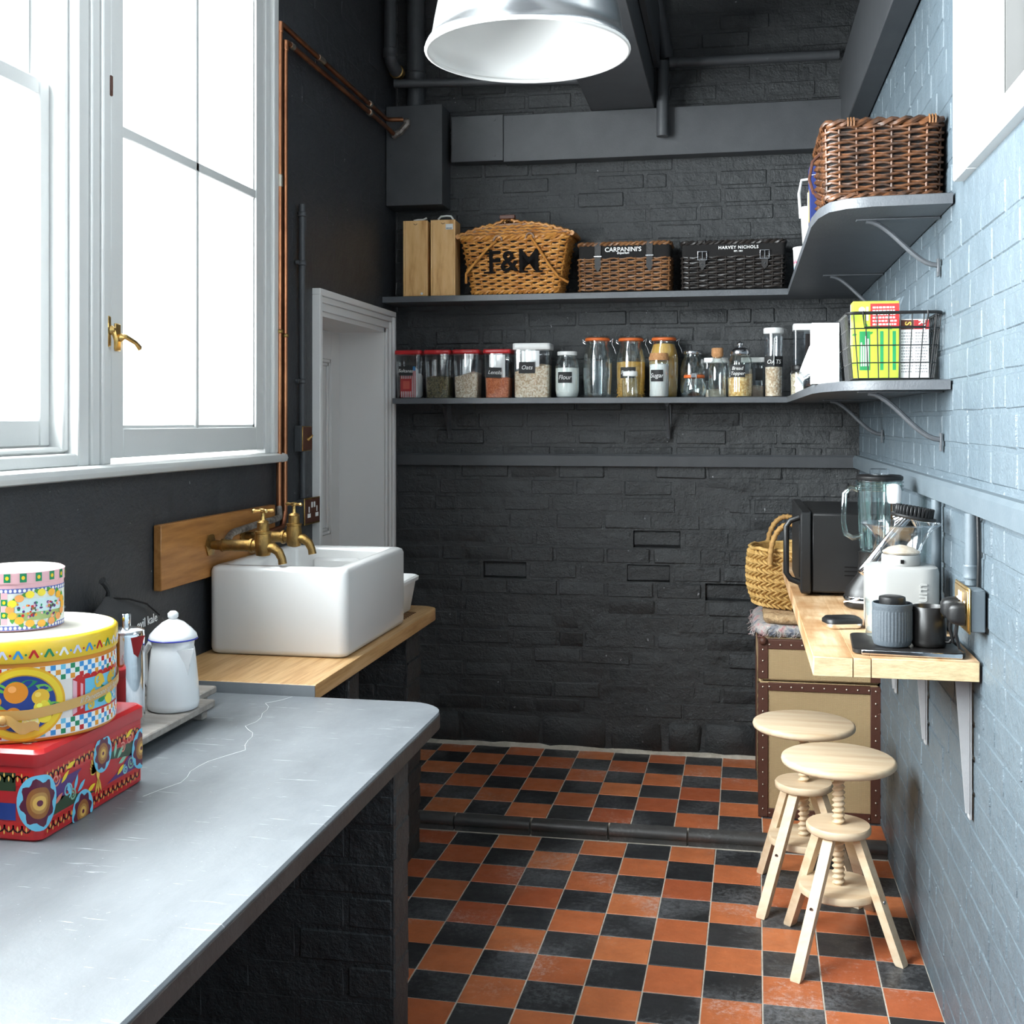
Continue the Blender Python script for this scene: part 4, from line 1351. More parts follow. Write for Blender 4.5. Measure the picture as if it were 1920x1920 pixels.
# citrus medallion
mu, mv = -.010, .066
P.e(mu, mv, .068, .062, (.80, .42, .02), 48, 4, 9); P.e(mu, mv, .064, .058, YEL, 48, 4, 10); P.e(mu, mv, .054, .049, (.55, .28, .02), 48, 4, 11)
P.e(mu, mv, .052, .047, NAV, 48, 4, 12)
for u, v, l, rot in ((-.01, .03, .034, .2), (-.02, .02, .03, 2.6), (.02, .03, .03, -.4), (-.035, .0, .03, -1.2), (.03, .01, .028, -1.0), (-.02, -.01, .026, -1.8), (.0, .035, .026, 3.3), (.03, -.01, .03, .2)):
    P.leaf(mu + u, mv + v, l, .0065, rot, R.choice([GRN, (.08, .36, .06), (.16, .46, .08)]), 13)
for u, v, r_, cc in ((-.010, .020, .019, (.78, .27, .02)), (.028, .010, .014, (.85, .50, .04)), (-.042, .006, .010, (.78, .27, .02)), (.030, -.008, .013, LEM), (-.014, -.016, .012, (.74, .25, .02)), (-.03, -.024, .018, (.72, .22, .02)), (.010, -.030, .017, LEM), (.034, -.024, .011, LEM)):
    P.e(mu + u, mv + v, r_, r_ * .95, cc, 24, 2, 14); P.e(mu + u - r_ * .3, mv + v + r_ * .3, r_ * .35, r_ * .3, tuple(min(1, k * 1.25 + .08) for k in cc), 12, 1, 15)
for u, v, cc in ((-.03, -.024, (.80, .36, .10)), (.012, -.031, (.88, .80, .30))):
    P.e(mu + u, mv + v, .013, .012, (.86, .78, .5), 20, 2, 16); P.e(mu + u, mv + v, .011, .010, cc, 20, 2, 17)
    for k in range(5): P.line([(mu + u, mv + v), (mu + u + .011 * cos(k * 1.256), mv + v + .010 * sin(k * 1.256))], .0012, (.9, .85, .6), 18)
P.build('printed_wrap', 'print_gloss', yb, colored=True, fix=False)
# ribbon band with bow
q = B(); n = 40
lp = []
for i in range(n + 1):
    u = -.06 + i * (.06 + .34) / n
    v = .048 + max(0, (u + .0)) * .115
    rr = rt + .0042
    lp.append([(rr * sin(u / rr), -rr * cos(u / rr), v - .0085), (rr * sin(u / rr), -rr * cos(u / rr), v + .0085)])
q.loft(lp, closed=False)
rb_ = q.build('ribbon', 'ribbon', t, fix=False)
Mx = Matrix(((1, .115, 0, 0), (0, 1, 0, 0), (0, 0, 1, 0), (0, 0, 0, 1)))
lt = lettering('Il Panettone agli Agrumi', .0135, 'white_ink', rb_, None, shear=.35, wrap=rt + .0046, align='LEFT', spacing=.95)
for v in lt.data.vertices:
    a = math.atan2(v.co.x, -v.co.y); u = a * (rt + .0046) + .085
    rr = rt + .0048
    v.co = (rr * sin(u / rr), -rr * cos(u / rr), v.co.z + .048 + u * .115)
q = B()
for sx, sz in ((1, -.6), (-1, -.5), (-1, .45)):
    pts = []
    for i in range(9):
        a = i / 8
        u = mu - .03 + sx * .055 * a; v = .042 + sz * .03 * a + .004 * sin(a * 9)
        rr = rt + .006 + .010 * sin(pi * a)
        pts.append((u, v, rr))
    q.loft([[(rr * sin(u / rt), -rr * cos(u / rt), v - .006 - .004 * sin(pi * k / 8)), (rr * sin(u / rt), -rr * cos(u / rt), v + .006 + .004 * sin(pi * k / 8))] for k, (u, v, rr) in enumerate(pts)], closed=False)
q.ball(((rt + .008) * sin((mu - .03) / rt), -(rt + .008) * cos((mu - .03) / rt), .042), .008, 10, 6)
q.build('bow', 'ribbon', rb_, fix=False)

# ---- small round tin on top
rs = .074
t = thing('round_tin', 'small round pink tin with garden print, on top of the tin stack', 'tin', (-1.255, 1.872, TZ + .3262), .594)
sb = B().lathe([(rs - .003, 0), (rs, .003), (rs, .084)], 48).build('body', 'tin_pink', t, 50)
slid = B().lathe([(rs + .0015, .082), (rs + .002, .084), (rs + .002, .101), (rs - .003, .104)], 48).build('lid', 'tin_pink', t, 50)
B().lathe([(rs - .004, .1036), (rs - .006, .1046), (.005, .1048)], 48).build('lid_print', 'tin_cream', slid, 60)
P = Print(ctr(rs + .0022))
for i in range(-9, 9):
    P.q(i * .026, .085, i * .026 + .011, .1, GRN, 2, 1); P.e(i * .026 + .0055, .0925, .003, .0035, YEL, 10, 1, 2)
P.build('check_band', 'print_gloss', slid, colored=True, fix=False)
P = Print(ctr(rs + .0002))
P.q(-.20, .002, .20, .072, (.72, .74, .68), 40, 1)
for v in (.006, .070): P.q(-.2, v - .004, .2, v + .004, (.12, .16, .45), 40, 2)
for i in range(-26, 26):
    for v in (.006, .070): P.e(i * .0075, v, .0026, .003, WHT, 8, 1, 3)
for c_ in range(5):
    for r_ in range(5):
        u0, v0 = -.075 + c_ * .011, .012 + r_ * .011
        P.q(u0, v0, u0 + .011, v0 + .011, GRN if (c_ + r_) % 2 else PNK, 1, 4)
        if (c_ + r_) % 2: P.e(u0 + .0055, v0 + .0055, .0028, .0032, YEL, 10, 1, 5)
P.q(-.008, .030, .085, .055, (.55, .70, .72), 8, 4); P.q(-.008, .018, .085, .032, (.34, .42, .16), 8, 5)
for k in range(60): P.e(R.uniform(-.004, .08), R.uniform(.02, .048), R.uniform(.0015, .004), R.uniform(.0015, .003), R.choice([RED, GRN, PNK, (.05, .1, .05), ORA, PUR]), 8, 1, 6)
for k in range(16):
    a = 2 * pi * k / 16
    u, v = .036 + .052 * cos(a), .038 + .027 * sin(a)
    P.leaf(u, v, .014, .004, a + 1.2, (.08, .30, .06), 7); P.e(u, v, .0075, .0065, R.choice([(.85, .42, .05), (.80, .34, .10), LEM]), 14, 1, 8)
for u, v in ((-.062, .062), (-.066, .012)): P.e(u, v, .013, .012, (.15, .12, .45) if v > .03 else WHT, 30, 2, 9, .35, 7); P.e(u, v, .003, .003, YEL, 8, 1, 10)
P.build('printed_wrap', 'print_gloss', sb, colored=True, fix=False)

# ---- wooden trivets with pots
def trivet(label, x0, y0, x1, y1, zt, rz, leg):
    t = thing('wooden_trivet', label, 'trivet', ((x0 + x1) / 2, (y0 + y1) / 2, .7908), rz, 'weathered trivets on the slate')
    w_, d_ = (x1 - x0) / 2, (y1 - y0) / 2
    top = zt - .7908
    B().box(-w_, -d_, top - .017, w_, d_, top, .003).build('board', 'weathered', t)
    for sx in (-1, 1):
        for sy in (-1, 1):
            if leg: B().box(sx * (w_ - .03) - .014, sy * (d_ - .02) - .013, 0, sx * (w_ - .03) + .014, sy * (d_ - .02) + .013, top - .0172, .003).build('foot', 'weathered', t)
            else: B().box(sx * (w_ - .03) - .01, sy * (d_ - .02) - .01, 0, sx * (w_ - .03) + .01, sy * (d_ - .02) + .01, top - .0172, .002).build('foot', 'weathered', t)


trivet('long weathered grey wooden trivet holding both coffee pots', -1.395, 2.13, -1.188, 2.525, .834, 0, True)
trivet('small weathered wooden trivet between the white pot and the sink top', -1.42, 2.545, -1.245, 2.655, .834, 0, False)
PZ = .8345
t = thing('steel_coffee_pot', 'polished steel coffee pot with cylindrical lid knob', 'coffee pot', (-1.277, 2.275, PZ))
B().lathe([(.036, 0), (.040, .003), (.0415, .02), (.0405, .19), (.0395, .196)], 32).build('body', 'chrome', t, 50)
l_ = B().lathe([(.0398, .1965), (.0400, .201), (.030, .206), (.012, .208)], 32).build('lid', 'steel', t, 50)
B().lathe([(.012, .208), (.0125, .234), (.011, .237)], 20).build('knob', 'chrome', l_, 50)
q = B().loft([[(.036, -.012, .15), (.040, 0, .145), (.036, .012, .15), (.03, 0, .15)], [(.036, -.017, .19), (.062, 0, .196), (.036, .017, .19), (.03, 0, .19)]])
q.M = None
sp_ = q.build('spout', 'chrome', t, 60); sp_.rotation_euler = (0, 0, -.35)
h_ = B().tube([(-.040, 0, .17), (-.06, 0, .175), (-.075, 0, .15), (-.075, 0, .08), (-.06, 0, .05), (-.041, 0, .055)], .006, 8).build('handle', 'chrome', t); h_.rotation_euler = (0, 0, -.4)
t = thing('enamel_coffee_pot', 'white enamel coffee pot with blue rim line', 'coffee pot', (-1.243, 2.425, PZ))
B().lathe([(.050, 0), (.056, .004), (.058, .016), (.0555, .06), (.050, .115), (.0475, .135), (.046, .14), (.047, .150), (.050, .156)], 40).build('body', 'enamel_white', t, 60)
l_ = B().lathe([(.0525, .156), (.0535, .160), (.051, .168), (.040, .180), (.024, .194), (.010, .201)], 40).build('lid', 'enamel_white', t, 60)
mat('blue_enamel', (.03, .04, .32), .2)
B().tube([(.0532 * cos(2 * pi * i / 40), .0532 * sin(2 * pi * i / 40), .1575) for i in range(40)], .0018, 6, closed=True).build('blue_rim', 'blue_enamel', l_, 60)
B().lathe([(.006, .199), (.012, .206), (.012, .214), (.006, .219)], 16).build('knob', 'enamel_white', l_, 60)
q = B().loft([[(.045, -.004, .06), (.049, 0, .055), (.045, .004, .06), (.04, 0, .06)], [(.044, -.014, .11), (.058, 0, .105), (.044, .014, .11), (.04, 0, .11)], [(.042, -.022, .138), (.073, 0, .142), (.042, .022, .138), (.035, 0, .138)]])
sp_ = q.build('spout', 'enamel_white', t, 60); sp_.rotation_euler = (0, 0, -.45)
h_ = B().tube([(-.046, 0, .135), (-.07, 0, .14), (-.088, 0, .115), (-.085, 0, .06), (-.06, 0, .03), (-.052, 0, .035)], .007, 8).build('handle', 'enamel_white', t); h_.rotation_euler = (0, 0, -.3)

# dark cloth sack of kale against the wall
t = thing('cloth_sack', 'dark cloth sack tied at the neck, lettered in white, behind the pots', 'bag', (XL + .048, 2.60, .7908))
prof = [(.10, 0), (.155, .01), (.170, .06), (.172, .12), (.160, .18), (.125, .225), (.075, .25), (.035, .268), (.022, .277)]
lps = []
for r_, z_ in prof:
    lps.append([(min(.040, .26 * r_) * cos(2 * pi * i / 36) * (1 + .10 * sin(5 * 2 * pi * i / 36 + z_ * 30)), r_ * sin(2 * pi * i / 36) * (1 + .03 * sin(7 * 2 * pi * i / 36)) - .085 * (z_ / .277) ** 2, z_) for i in range(36)])
cb = B().loft(lps).build('cloth', 'kale_cloth', t, 70)
B().tube([(0, -.085, .274), (.004, -.091, .290), (.004, -.107, .308), (.002, -.119, .318)], [.010, .007, .008, .009], 8).build('tie', 'kale_cloth', t)
B().tube([(0.006, -.083, .272), (.022, -.03, .262), (.034, .03, .242), (.036, .09, .205)], .0022, 6).build('drawstring', 'fabric_black', t)
lettering('evil kale', .031, 'white_ink', t, T(.0455, .012, .202) @ Matrix.Rotation(pi / 2, 4, 'Z') @ Matrix.Rotation(pi / 2, 4, 'X') @ Matrix.Rotation(.06, 4, 'Z'))

# ================================================================== STOOLS, TRUNK AND BASKET
def make_stool(label):
    t = thing('screw_stool', label, 'stool', (0, 0, 0), 0, 'beech screw stools under the breakfast shelf')
    B().lathe([(.150, .506), (.157, .511), (.159, .518), (.157, .525), (.150, .529)], 48).build('seat', 'beech', t, 50)
    # screw
    n, turns, z0, z1 = 12, 23, .150, .508
    lp = []
    m_ = turns * 12
    for i in range(m_ + 1):
        z = z0 + (z1 - z0) * i / m_
        l = []
        for k in range(n):
            a = 2 * pi * k / n
            ph = (i / 12 - k / n)
            l.append(((.0150 + .0032 * cos(2 * pi * ph)) * cos(a), (.0150 + .0032 * cos(2 * pi * ph)) * sin(a), z))
        lp.append(l)
    B().loft(lp).build('screw', 'beech', t, 70)
    B().lathe([(.084, .318), (.089, .322), (.090, .336), (.086, .341)], 36).build('upper_disc', 'beech', t, 50)
    B().lathe([(.104, .146), (.110, .150), (.111, .164), (.107, .169)], 40).build('lower_disc', 'beech', t, 50)
    for bx_, by_ in ((-.128, -.248), (-.130, .104), (.157, -.108), (.115, .255)):
        d = Vector((bx_, by_, 0)); u = d.normalized()
        top = u * .060 + Vector((0, 0, .3175)); foot = d
        per = Vector((-u.y, u.x, 0))
        def sec(c_, z, hw, hd): return [tuple(Vector((c_.x, c_.y, z)) + per * a * hw + u * e * hd) for a, e in ((-1, -1), (1, -1), (1, 1), (-1, 1))]
        B().loft([sec(foot, 0, .013, .011), sec(foot.lerp(top, .02), .007, .0145, .013), sec(foot.lerp(top, .98), .311, .0145, .013), sec(top, .3176, .0135, .012)]).build('leg', 'beech', t, 30)
        mid = foot.lerp(top, .157 / .3175)
        mid = Vector((mid.x, mid.y, .157)) + u * .013
        q = B(); ax = Matrix.Translation(mid) @ Vector((0, 0, 1)).rotation_difference(u).to_matrix().to_4x4()
        q.M = ax
        q.lathe([(.0055, 0), (.0055, .002), (.003, .0025)], 12)
        q.build('bolt', 'steel', t)
    return t


s1 = make_stool('round beech screw stool standing beside the trunk')
s1.location = (.286, 3.408, .0008)
s2 = dup(s1, (.212, 3.788, .0008), -.03, 'round beech screw stool in front of the hessian trunk')
s1['label'] = 'round beech screw stool further from the trunk'

# ---- hessian trunk
t = thing('hessian_trunk', 'hessian covered trunk with studded leather edges under the basket', 'trunk', (.293, 4.595, STEP_H + .0008))
tx, ty, tz = .208, .292, .640
B().box(-tx, -ty, 0, tx, ty, .488, .006).build('body', 'burlap', t)
B().box(-tx - .003, -ty - .004, .494, tx + .003, ty, tz, .007).build('lid', 'burlap', t)
def strap(x0, y0, z0, x1, y1, z1): B().box(x0, y0, z0, x1, y1, z1, .0015).build('leather_edge', 'leather_brown', t)
for s_ in (-1, 1):
    a, c_ = (-tx - .005, -tx + .030) if s_ < 0 else (tx - .030, tx + .005)
    strap(a, -ty - .006, .0, c_, -ty + .02, .484)
    strap(a, -ty - .008, .500, c_, -ty + .02, tz + .001)
    B().ball(((a + c_) / 2, -ty - .006, tz - .004), .016, 10, 6).build('corner_cap', 'leather_brown', t)
strap(-tx + .03, -ty - .006, 0, tx - .03, -ty + .02, .032)
strap(-tx + .03, -ty - .006, .458, tx - .03, -ty + .02, .486)
strap(-tx + .03, -ty - .008, tz - .032, tx - .03, -ty + .02, tz + .001)
strap(-tx - .005, -ty + .02, tz - .03, -tx + .02, ty, tz + .001)
strap(-tx - .005, ty - .03, 0, -tx + .02, ty + .002, tz - .03)
stud = B().ball((0, 0, 0), .0036, 8, 4).mesh('stud', 'dull_stud')
for k in range(10): inst('stud', stud, t, (-tx + .035 + k * (2 * tx - .07) / 9, -ty - .009, tz - .016)); inst('stud', stud, t, (-tx + .035 + k * (2 * tx - .07) / 9, -ty - .0065, .472)); inst('stud', stud, t, (-tx + .035 + k * (2 * tx - .07) / 9, -ty - .0065, .016))
for s_ in (-1, 1):
    for k in range(11): inst('stud', stud, t, (s_ * (tx - .012), -ty - .0065, .03 + k * .044))
    for k in range(3): inst('stud', stud, t, (s_ * (tx - .012), -ty - .0085, .525 + k * .04))
q = B()
for k in range(3):
    y_ = -.20
    while y_ < .2:
        l_ = R.uniform(.012, .03)
        q.box(-tx - .0006, -.05 + k * .045, .24 + y_, -tx - .0001, -.02 + k * .045, .24 + y_ + l_); y_ += l_ + R.uniform(.008, .02)
q.build('faded_stencil', 'ink', t)

# folded rug and sack on the trunk
TT = STEP_H + .0008 + tz + .0015
def blob(name, m, x0, y0, x1, y1, z0, h, amp, seed, lab, cat):
    rr = random.Random(seed)
    n1, n2 = 18, 16; ph = [rr.uniform(0, 6) for _ in range(8)]
    lps = []
    for (s_, zz) in ((.96, 0), (1.03, .25), (1.04, .6), (.98, .9), (.80, 1.0), (.4, 1.02)):
        l = []
        for i, (a, c_) in enumerate(rrect(-.5, -.5, .5, .5, .18, 9)):
            th = math.atan2(c_, a)
            w_ = 1 + amp * (sin(5 * th + ph[0] + zz * 3) + .6 * sin(11 * th + ph[1] + zz * 6) + .5 * sin(17 * th + ph[2]))
            l.append(((x0 + x1) / 2 + a * (x1 - x0) * s_ * w_, (y0 + y1) / 2 + c_ * (y1 - y0) * s_ * w_, z0 + h * zz * (1 + (amp * 2.4 * sin(4 * th + ph[3]) if zz > .3 else 0))))
        lps.append(l)
    o = B().loft(lps).build(name, m, angle=80)
    return tag(o, lab, cat)


rug = blob('folded_rug', 'rag_rug', .075, 4.34, .40, 4.84, TT, .045, .018, 3, 'folded multicoloured rag rug lying on the trunk', 'rug')
q = B()
for k in range(80):
    a = R.uniform(0, 1)
    x_, y_ = (.070, 4.34 + a * .45) if k % 2 else (.075 + a * .2, 4.335)
    q.tube([(x_, y_, TT + R.uniform(.005, .04)), (x_ - R.uniform(.004, .015), y_ - R.uniform(0, .012), TT + R.uniform(0, .03)), (x_ - R.uniform(.004, .028), y_ - R.uniform(0, .02), TT + R.uniform(-.0, .012))], .0008, 4)
fr = q.build('fringe', 'rag_rug', rug); fr['kind'] = 'stuff'
blob('jute_sack', 'jute_sack', .10, 4.345, .42, 4.62, TT + .047, .035, .03, 5, 'crumpled brown jute sack between rug and straw basket', 'sack')

# straw basket, plaited in rows
t = thing('straw_basket', 'plaited straw shopping basket with rope handle on the trunk', 'basket', (.235, 4.575, TT + .094))
BR = [(.165, 0), (.186, .06), (.190, .12), (.186, .175), (.180, .212)]
def bas(z):
    for (r0, z0), (r1, z1) in zip(BR[:-1], BR[1:]):
        if z <= z1: return r0 + (r1 - r0) * (z - z0) / (z1 - z0)
    return BR[-1][0]
B().lathe([(r_ - .008, z_) for r_, z_ in BR] + [(BR[-1][0] - .014, .212), (.15, .006)], 40, cap1=False).build('lining', 'seagrass', t, 60)
q = B(); nr = 13
for k in range(nr):
    z = .006 + k * .0160
    nn = 44
    for j in range(nn):
        a = 2 * pi * (j + (.5 if k % 2 else 0)) / nn
        r_ = bas(z)
        sl_ = 1 if k % 2 else -1
        da = 2 * pi / nn * .62
        p = [(a - da, z - sl_ * .0085, r_ - .003), (a - da * .3, z - sl_ * .003, r_ + .004), (a + da * .3, z + sl_ * .003, r_ + .004), (a + da, z + sl_ * .0085, r_ - .003)]
        q.tube([(rr * cos(aa), rr * sin(aa), zz) for aa, zz, rr in p], [.0042, .0068, .0068, .0042], 5, flat=.55)
pl = q.build('plaited_wall', 'seagrass', t, 70); pl['kind'] = 'stuff'
B().tube([(.182 * cos(2 * pi * i / 40), .182 * sin(2 * pi * i / 40), .214 + .003 * sin(i * 1.9)) for i in range(40)], .007, 7, closed=True).build('rim', 'seagrass', t, 60)
for yy in (-.188, .180):
    q = B(); hp = []
    for i in range(50):
        a = pi * i / 49
        hp.append((-.075 * cos(a) - .035 + .02 * 0, yy + (.012 if yy < 0 else -.012) * sin(a), .165 + .150 * sin(a) ** .8))
    q.tube(hp, [.009 + .0028 * ((i % 3) == 1) for i in range(50)], 8)
    q.build('handle', 'rope', t, 70)

# ================================================================== HAMPERS ON THE UPPER SHELF
def ring_points(w_, d_, r_, n):
    """n points evenly along a rounded rectangle, with outward normals"""
    base = rrect(-w_ / 2, -d_ / 2, w_ / 2, d_ / 2, r_, 4)
    seg = [math.dist(base[i], base[(i + 1) % len(base)]) for i in range(len(base))]
    tot = sum(seg); out = []; i = 0; acc = 0.
    for k in range(n):
        s_ = tot * k / n
        while acc + seg[i] < s_: acc += seg[i]; i += 1
        a, c_ = base[i], base[(i + 1) % len(base)]; u = (s_ - acc) / seg[i] if seg[i] else 0
        dx, dy = (c_[0] - a[0]) / seg[i], (c_[1] - a[1]) / seg[i]
        out.append(((a[0] + dx * seg[i] * u, a[1] + dy * seg[i] * u), (dy, -dx)))
    return out


def weave(t, w0, d0, w1, d1, z0, z1, rows, stakes, m, rad, name='woven_wall', dark=None, amp=None, slant=.0016):
    amp = amp or rad * 1.15
    n = stakes * 2
    q = B()
    for k in range(rows):
        u = (k + .5) / rows; z = z0 + (z1 - z0) * u
        pts = []
        for i, ((x, y), (nx, ny)) in enumerate(ring_points(w0 + (w1 - w0) * u, d0 + (d1 - d0) * u, .02, n)):
            sg = 1 if ((i // 2) + k) % 2 else -1
            o = amp * sg if i % 2 == 0 else 0
            pts.append((x + nx * o, y + ny * o, z + (slant * sg if i % 2 else 0) + R.uniform(-.0008, .0008)))
        q.tube(pts, rad, 5, closed=True, flat=.9)
    a, c_ = ring_points(w0, d0, .02, stakes), ring_points(w1, d1, .02, stakes)
    for ((x, y), _), ((x2, y2), _) in zip(a, c_):
        q.tube([(x, y, z0), (x2, y2, z1)], rad * .75, 4)
    o = q.build(name, m, t, 70); o['kind'] = 'stuff'
    q = B().loft([[(x, y, z0) for x, y in rrect(-w0 / 2 + .006, -d0 / 2 + .006, w0 / 2 - .006, d0 / 2 - .006, .015)], [(x, y, z1 - .002) for x, y in rrect(-w1 / 2 + .006, -d1 / 2 + .006, w1 / 2 - .006, d1 / 2 - .006, .015)]])
    q.build('lining', dark or 'fabric_black', t)


def braid(t, w_, d_, z, m, rad, name='rim', n=70):
    q = B()
    for ph in (0, 1):
        pts = []
        for i, ((x, y), (nx, ny)) in enumerate(ring_points(w_, d_, .02, n * 2)):
            a = i * pi / 3 + ph * pi
            pts.append((x + nx * rad * .7 * cos(a), y + ny * rad * .7 * cos(a), z + rad * .7 * sin(a)))
        q.tube(pts, rad * .75, 5, closed=True)
    o = q.build(name, m, t, 70)
    return o


US = 2.0183
# picnic basket lettered F&M
t = thing('picnic_basket', 'golden wicker picnic basket with domed lid and black initials', 'basket', (-.918, 4.922, US), -.03, 'hampers on the upper shelf')
weave(t, .375, .150, .455, .185, .012, .235, 19, 34, 'wicker_gold', .0056, dark='fabric_black', slant=.003)
braid(t, .374, .150, .0115, 'wicker_gold', .0078, 'foot_rim')
braid(t, .462, .190, .240, 'wicker_gold', .009, 'rim')
q = B()
for k in range(11):
    y = -.085 + k * .017
    pts = []
    for i in range(33):
        x = -.245 + .49 * i / 32
        z = .253 + .052 * (1 - (x / .25) ** 2) + .022 * max(0, 1 - abs(x + .03) / .05) + .0035 * (1 if (i + k) % 2 else -1)
        pts.append((x, y, z))
    q.tube(pts, .0062, 5)
for i in range(13):
    x = -.24 + .04 * i
    q.tube([(x, -.09, .253 + .052 * (1 - (x / .25) ** 2)), (x, .09, .253 + .052 * (1 - (x / .25) ** 2))], .004, 4)
o = q.build('woven_lid', 'wicker_gold', t, 70); o['kind'] = 'stuff'
arch = [(-.243 + .486 * i / 24, .249 + .052 * (1 - ((-.243 + .486 * i / 24) / .25) ** 2)) for i in range(25)]
B().prism([(-.238, .238), (.238, .238)] + arch[::-1], -.086, .086, axis='y').build('lid_side', 'wicker_brown', t)
q = B()
for k in range(4):
    zz = .250 + .0125 * k; xm = .243 * math.sqrt(max(.02, 1 - (zz - .249) / .052)) - .004
    n_ = max(6, int(xm * 2 / .015))
    for sy in (-1, 1):
        q.tube([(-xm + 2 * xm * i / n_, sy * (.088 + (.0045 if (i // 2 + k) % 2 else -.002)), zz + (.002 if i % 2 else -.002)) for i in range(n_ + 1)], .0056, 5)
o = q.build('lid_weave', 'wicker_gold', t, 70); o['kind'] = 'stuff'
for s_ in (-1, 1):
    B().tube([(s_ * .247, -.088, .252), (s_ * .250, 0, .252), (s_ * .247, .088, .252)], .011, 8).build('lid_roll', 'wicker_gold', t)
B().box(-.062, -.098, .318, .005, -.075, .336, .003).build('lid_strap', 'leather_brown', t)
pl_ = [(-.075, -.101, .225), (-.115, -.105, .19), (-.165, -.108, .135), (-.205, -.105, .09), (-.208, -.095, .05)]
pr_ = [(.075, -.101, .235), (.115, -.105, .18), (.155, -.105, .115), (.195, -.10, .065), (.232, -.085, .045)]
for p_ in (pl_, pr_):
    q = B().tube(p_, .0085, 8, flat=.7)
    q.build('swing_handle', 'wicker_gold', t)
q = B()
for x_, z_ in ((-.068, .225), (.070, .232)):
    q.tube([(x_ + .018 * cos(a), -.100, z_ + .022 * sin(a)) for a in [pi * i / 10 for i in range(11)]], .006, 6)
q.build('handle_loop', 'wicker_brown', t)
tilt = T(-.0, -.0965, .135) @ FRONT @ Matrix.Rotation(radians(4), 4, 'X')
lo = lettering('F&M', .125, 'ink', t, tilt, fat=.0015, spacing=.95, depth=.003)
for x0_, z0_, x1_ in ((-.130, -.046, -.080), (-.128, .034, -.090), (.031, -.046, .061), (.094, -.046, .124)):
    q = B(); q.M = tilt
    q.box(x0_, z0_, -.002, x1_, z0_ + .008, .003).build('letter_serif', 'ink', lo)
def hamper(label, x, w_, d_, h, band, m, lm, words, straps, rad):
    t = thing('wicker_hamper', label, 'hamper', (x, 4.922, US), 0, 'hampers on the upper shelf')
    weave(t, w_, d_, w_ + .006, d_ + .004, .006, h - band - .012, 13, 30, m, rad, slant=.0025)
    q = B().loft([[(a, c_, z) for a, c_ in rrect(-w_ / 2 - .004, -d_ / 2 - .004, w_ / 2 + .004, d_ / 2 + .004, .02)] for z in (h - band - .014, h - .014)])
    q.build('fabric_band', 'fabric_black', t)
    braid(t, w_ + .004, d_ + .004, h - .007, m, .0075, 'lid_rim')
    q = B().loft([[(a, c_, z) for a, c_ in rrect(-w_ / 2, -d_ / 2, w_ / 2, d_ / 2, .02)] for z in (h - .013, h - .003)])
    q.build('lid_top', m, t)
    yb_ = -d_ / 2 - .0045
    for sx in straps:
        if m == 'wicker_brown':
            st = B().prism([(sx - .013, h + .002), (sx - .013, h - .105), (sx, h - .125), (sx + .013, h - .105), (sx + .013, h + .002)], yb_ - .005, yb_ - .001, axis='y').build('strap', 'leather_dark', t)
            B().box(sx - .017, yb_ - .007, h - .062, sx + .017, yb_ - .0045, h - .056, .001).build('buckle', 'steel', st)
            B().ball((sx, yb_ - .005, h - .012), .004, 8, 4).build('stud', 'steel', st)
        else:
            st = B().prism([(sx - .013, h - .070), (sx - .013, h - .105), (sx, h - .122), (sx + .013, h - .105), (sx + .013, h - .070)], yb_ - .008, yb_ - .003, axis='y').build('strap', 'leather_dark', t)
            q = B().tube([(sx + a * .018, yb_ - .009, h - .062 + c_ * .017) for a, c_ in ((-1, -1), (1, -1), (1, 1), (-1, 1))], .003, 6, closed=True)
            q.tube([(sx, yb_ - .009, h - .079), (sx, yb_ - .009, h - .045)], .0022, 6)
            q.build('buckle', 'steel', st)
            B().ball((sx, yb_ - .008, h - .098), .004, 8, 4).build('stud', 'steel', st)
            B().box(sx - .02, yb_ - .004, h - .013, sx + .012, yb_ + .004, h + .003, .002).build('hinge_loop', 'leather_dark', t)
    for s_, size, dz, sp_, sh_ in words:
        lettering(s_, size, 'white_ink', t, T(.02 if m == 'wicker_black' else -.005, yb_ - .0008, h - dz) @ FRONT, spacing=sp_, shear=sh_, fat=.0003)
    return t


hamper('brown wicker hamper with black band and leather straps', -.455, .375, .165, .208, .052, 'wicker_brown', 'leather_dark', (("CARPANINI'S", .026, .032, 1., 0), ('Emporium', .012, .046, 1., .3)), (-.11, .105), .0046)
hamper('black wicker hamper with square steel buckles', -.009, .408, .165, .202, .050, 'wicker_black', 'leather_dark', (('HARVEY NICHOLS', .0175, .030, 1.15, 0), ('EST. 1831', .008, .045, 1.1, 0)), (-.125, .125), .0046)

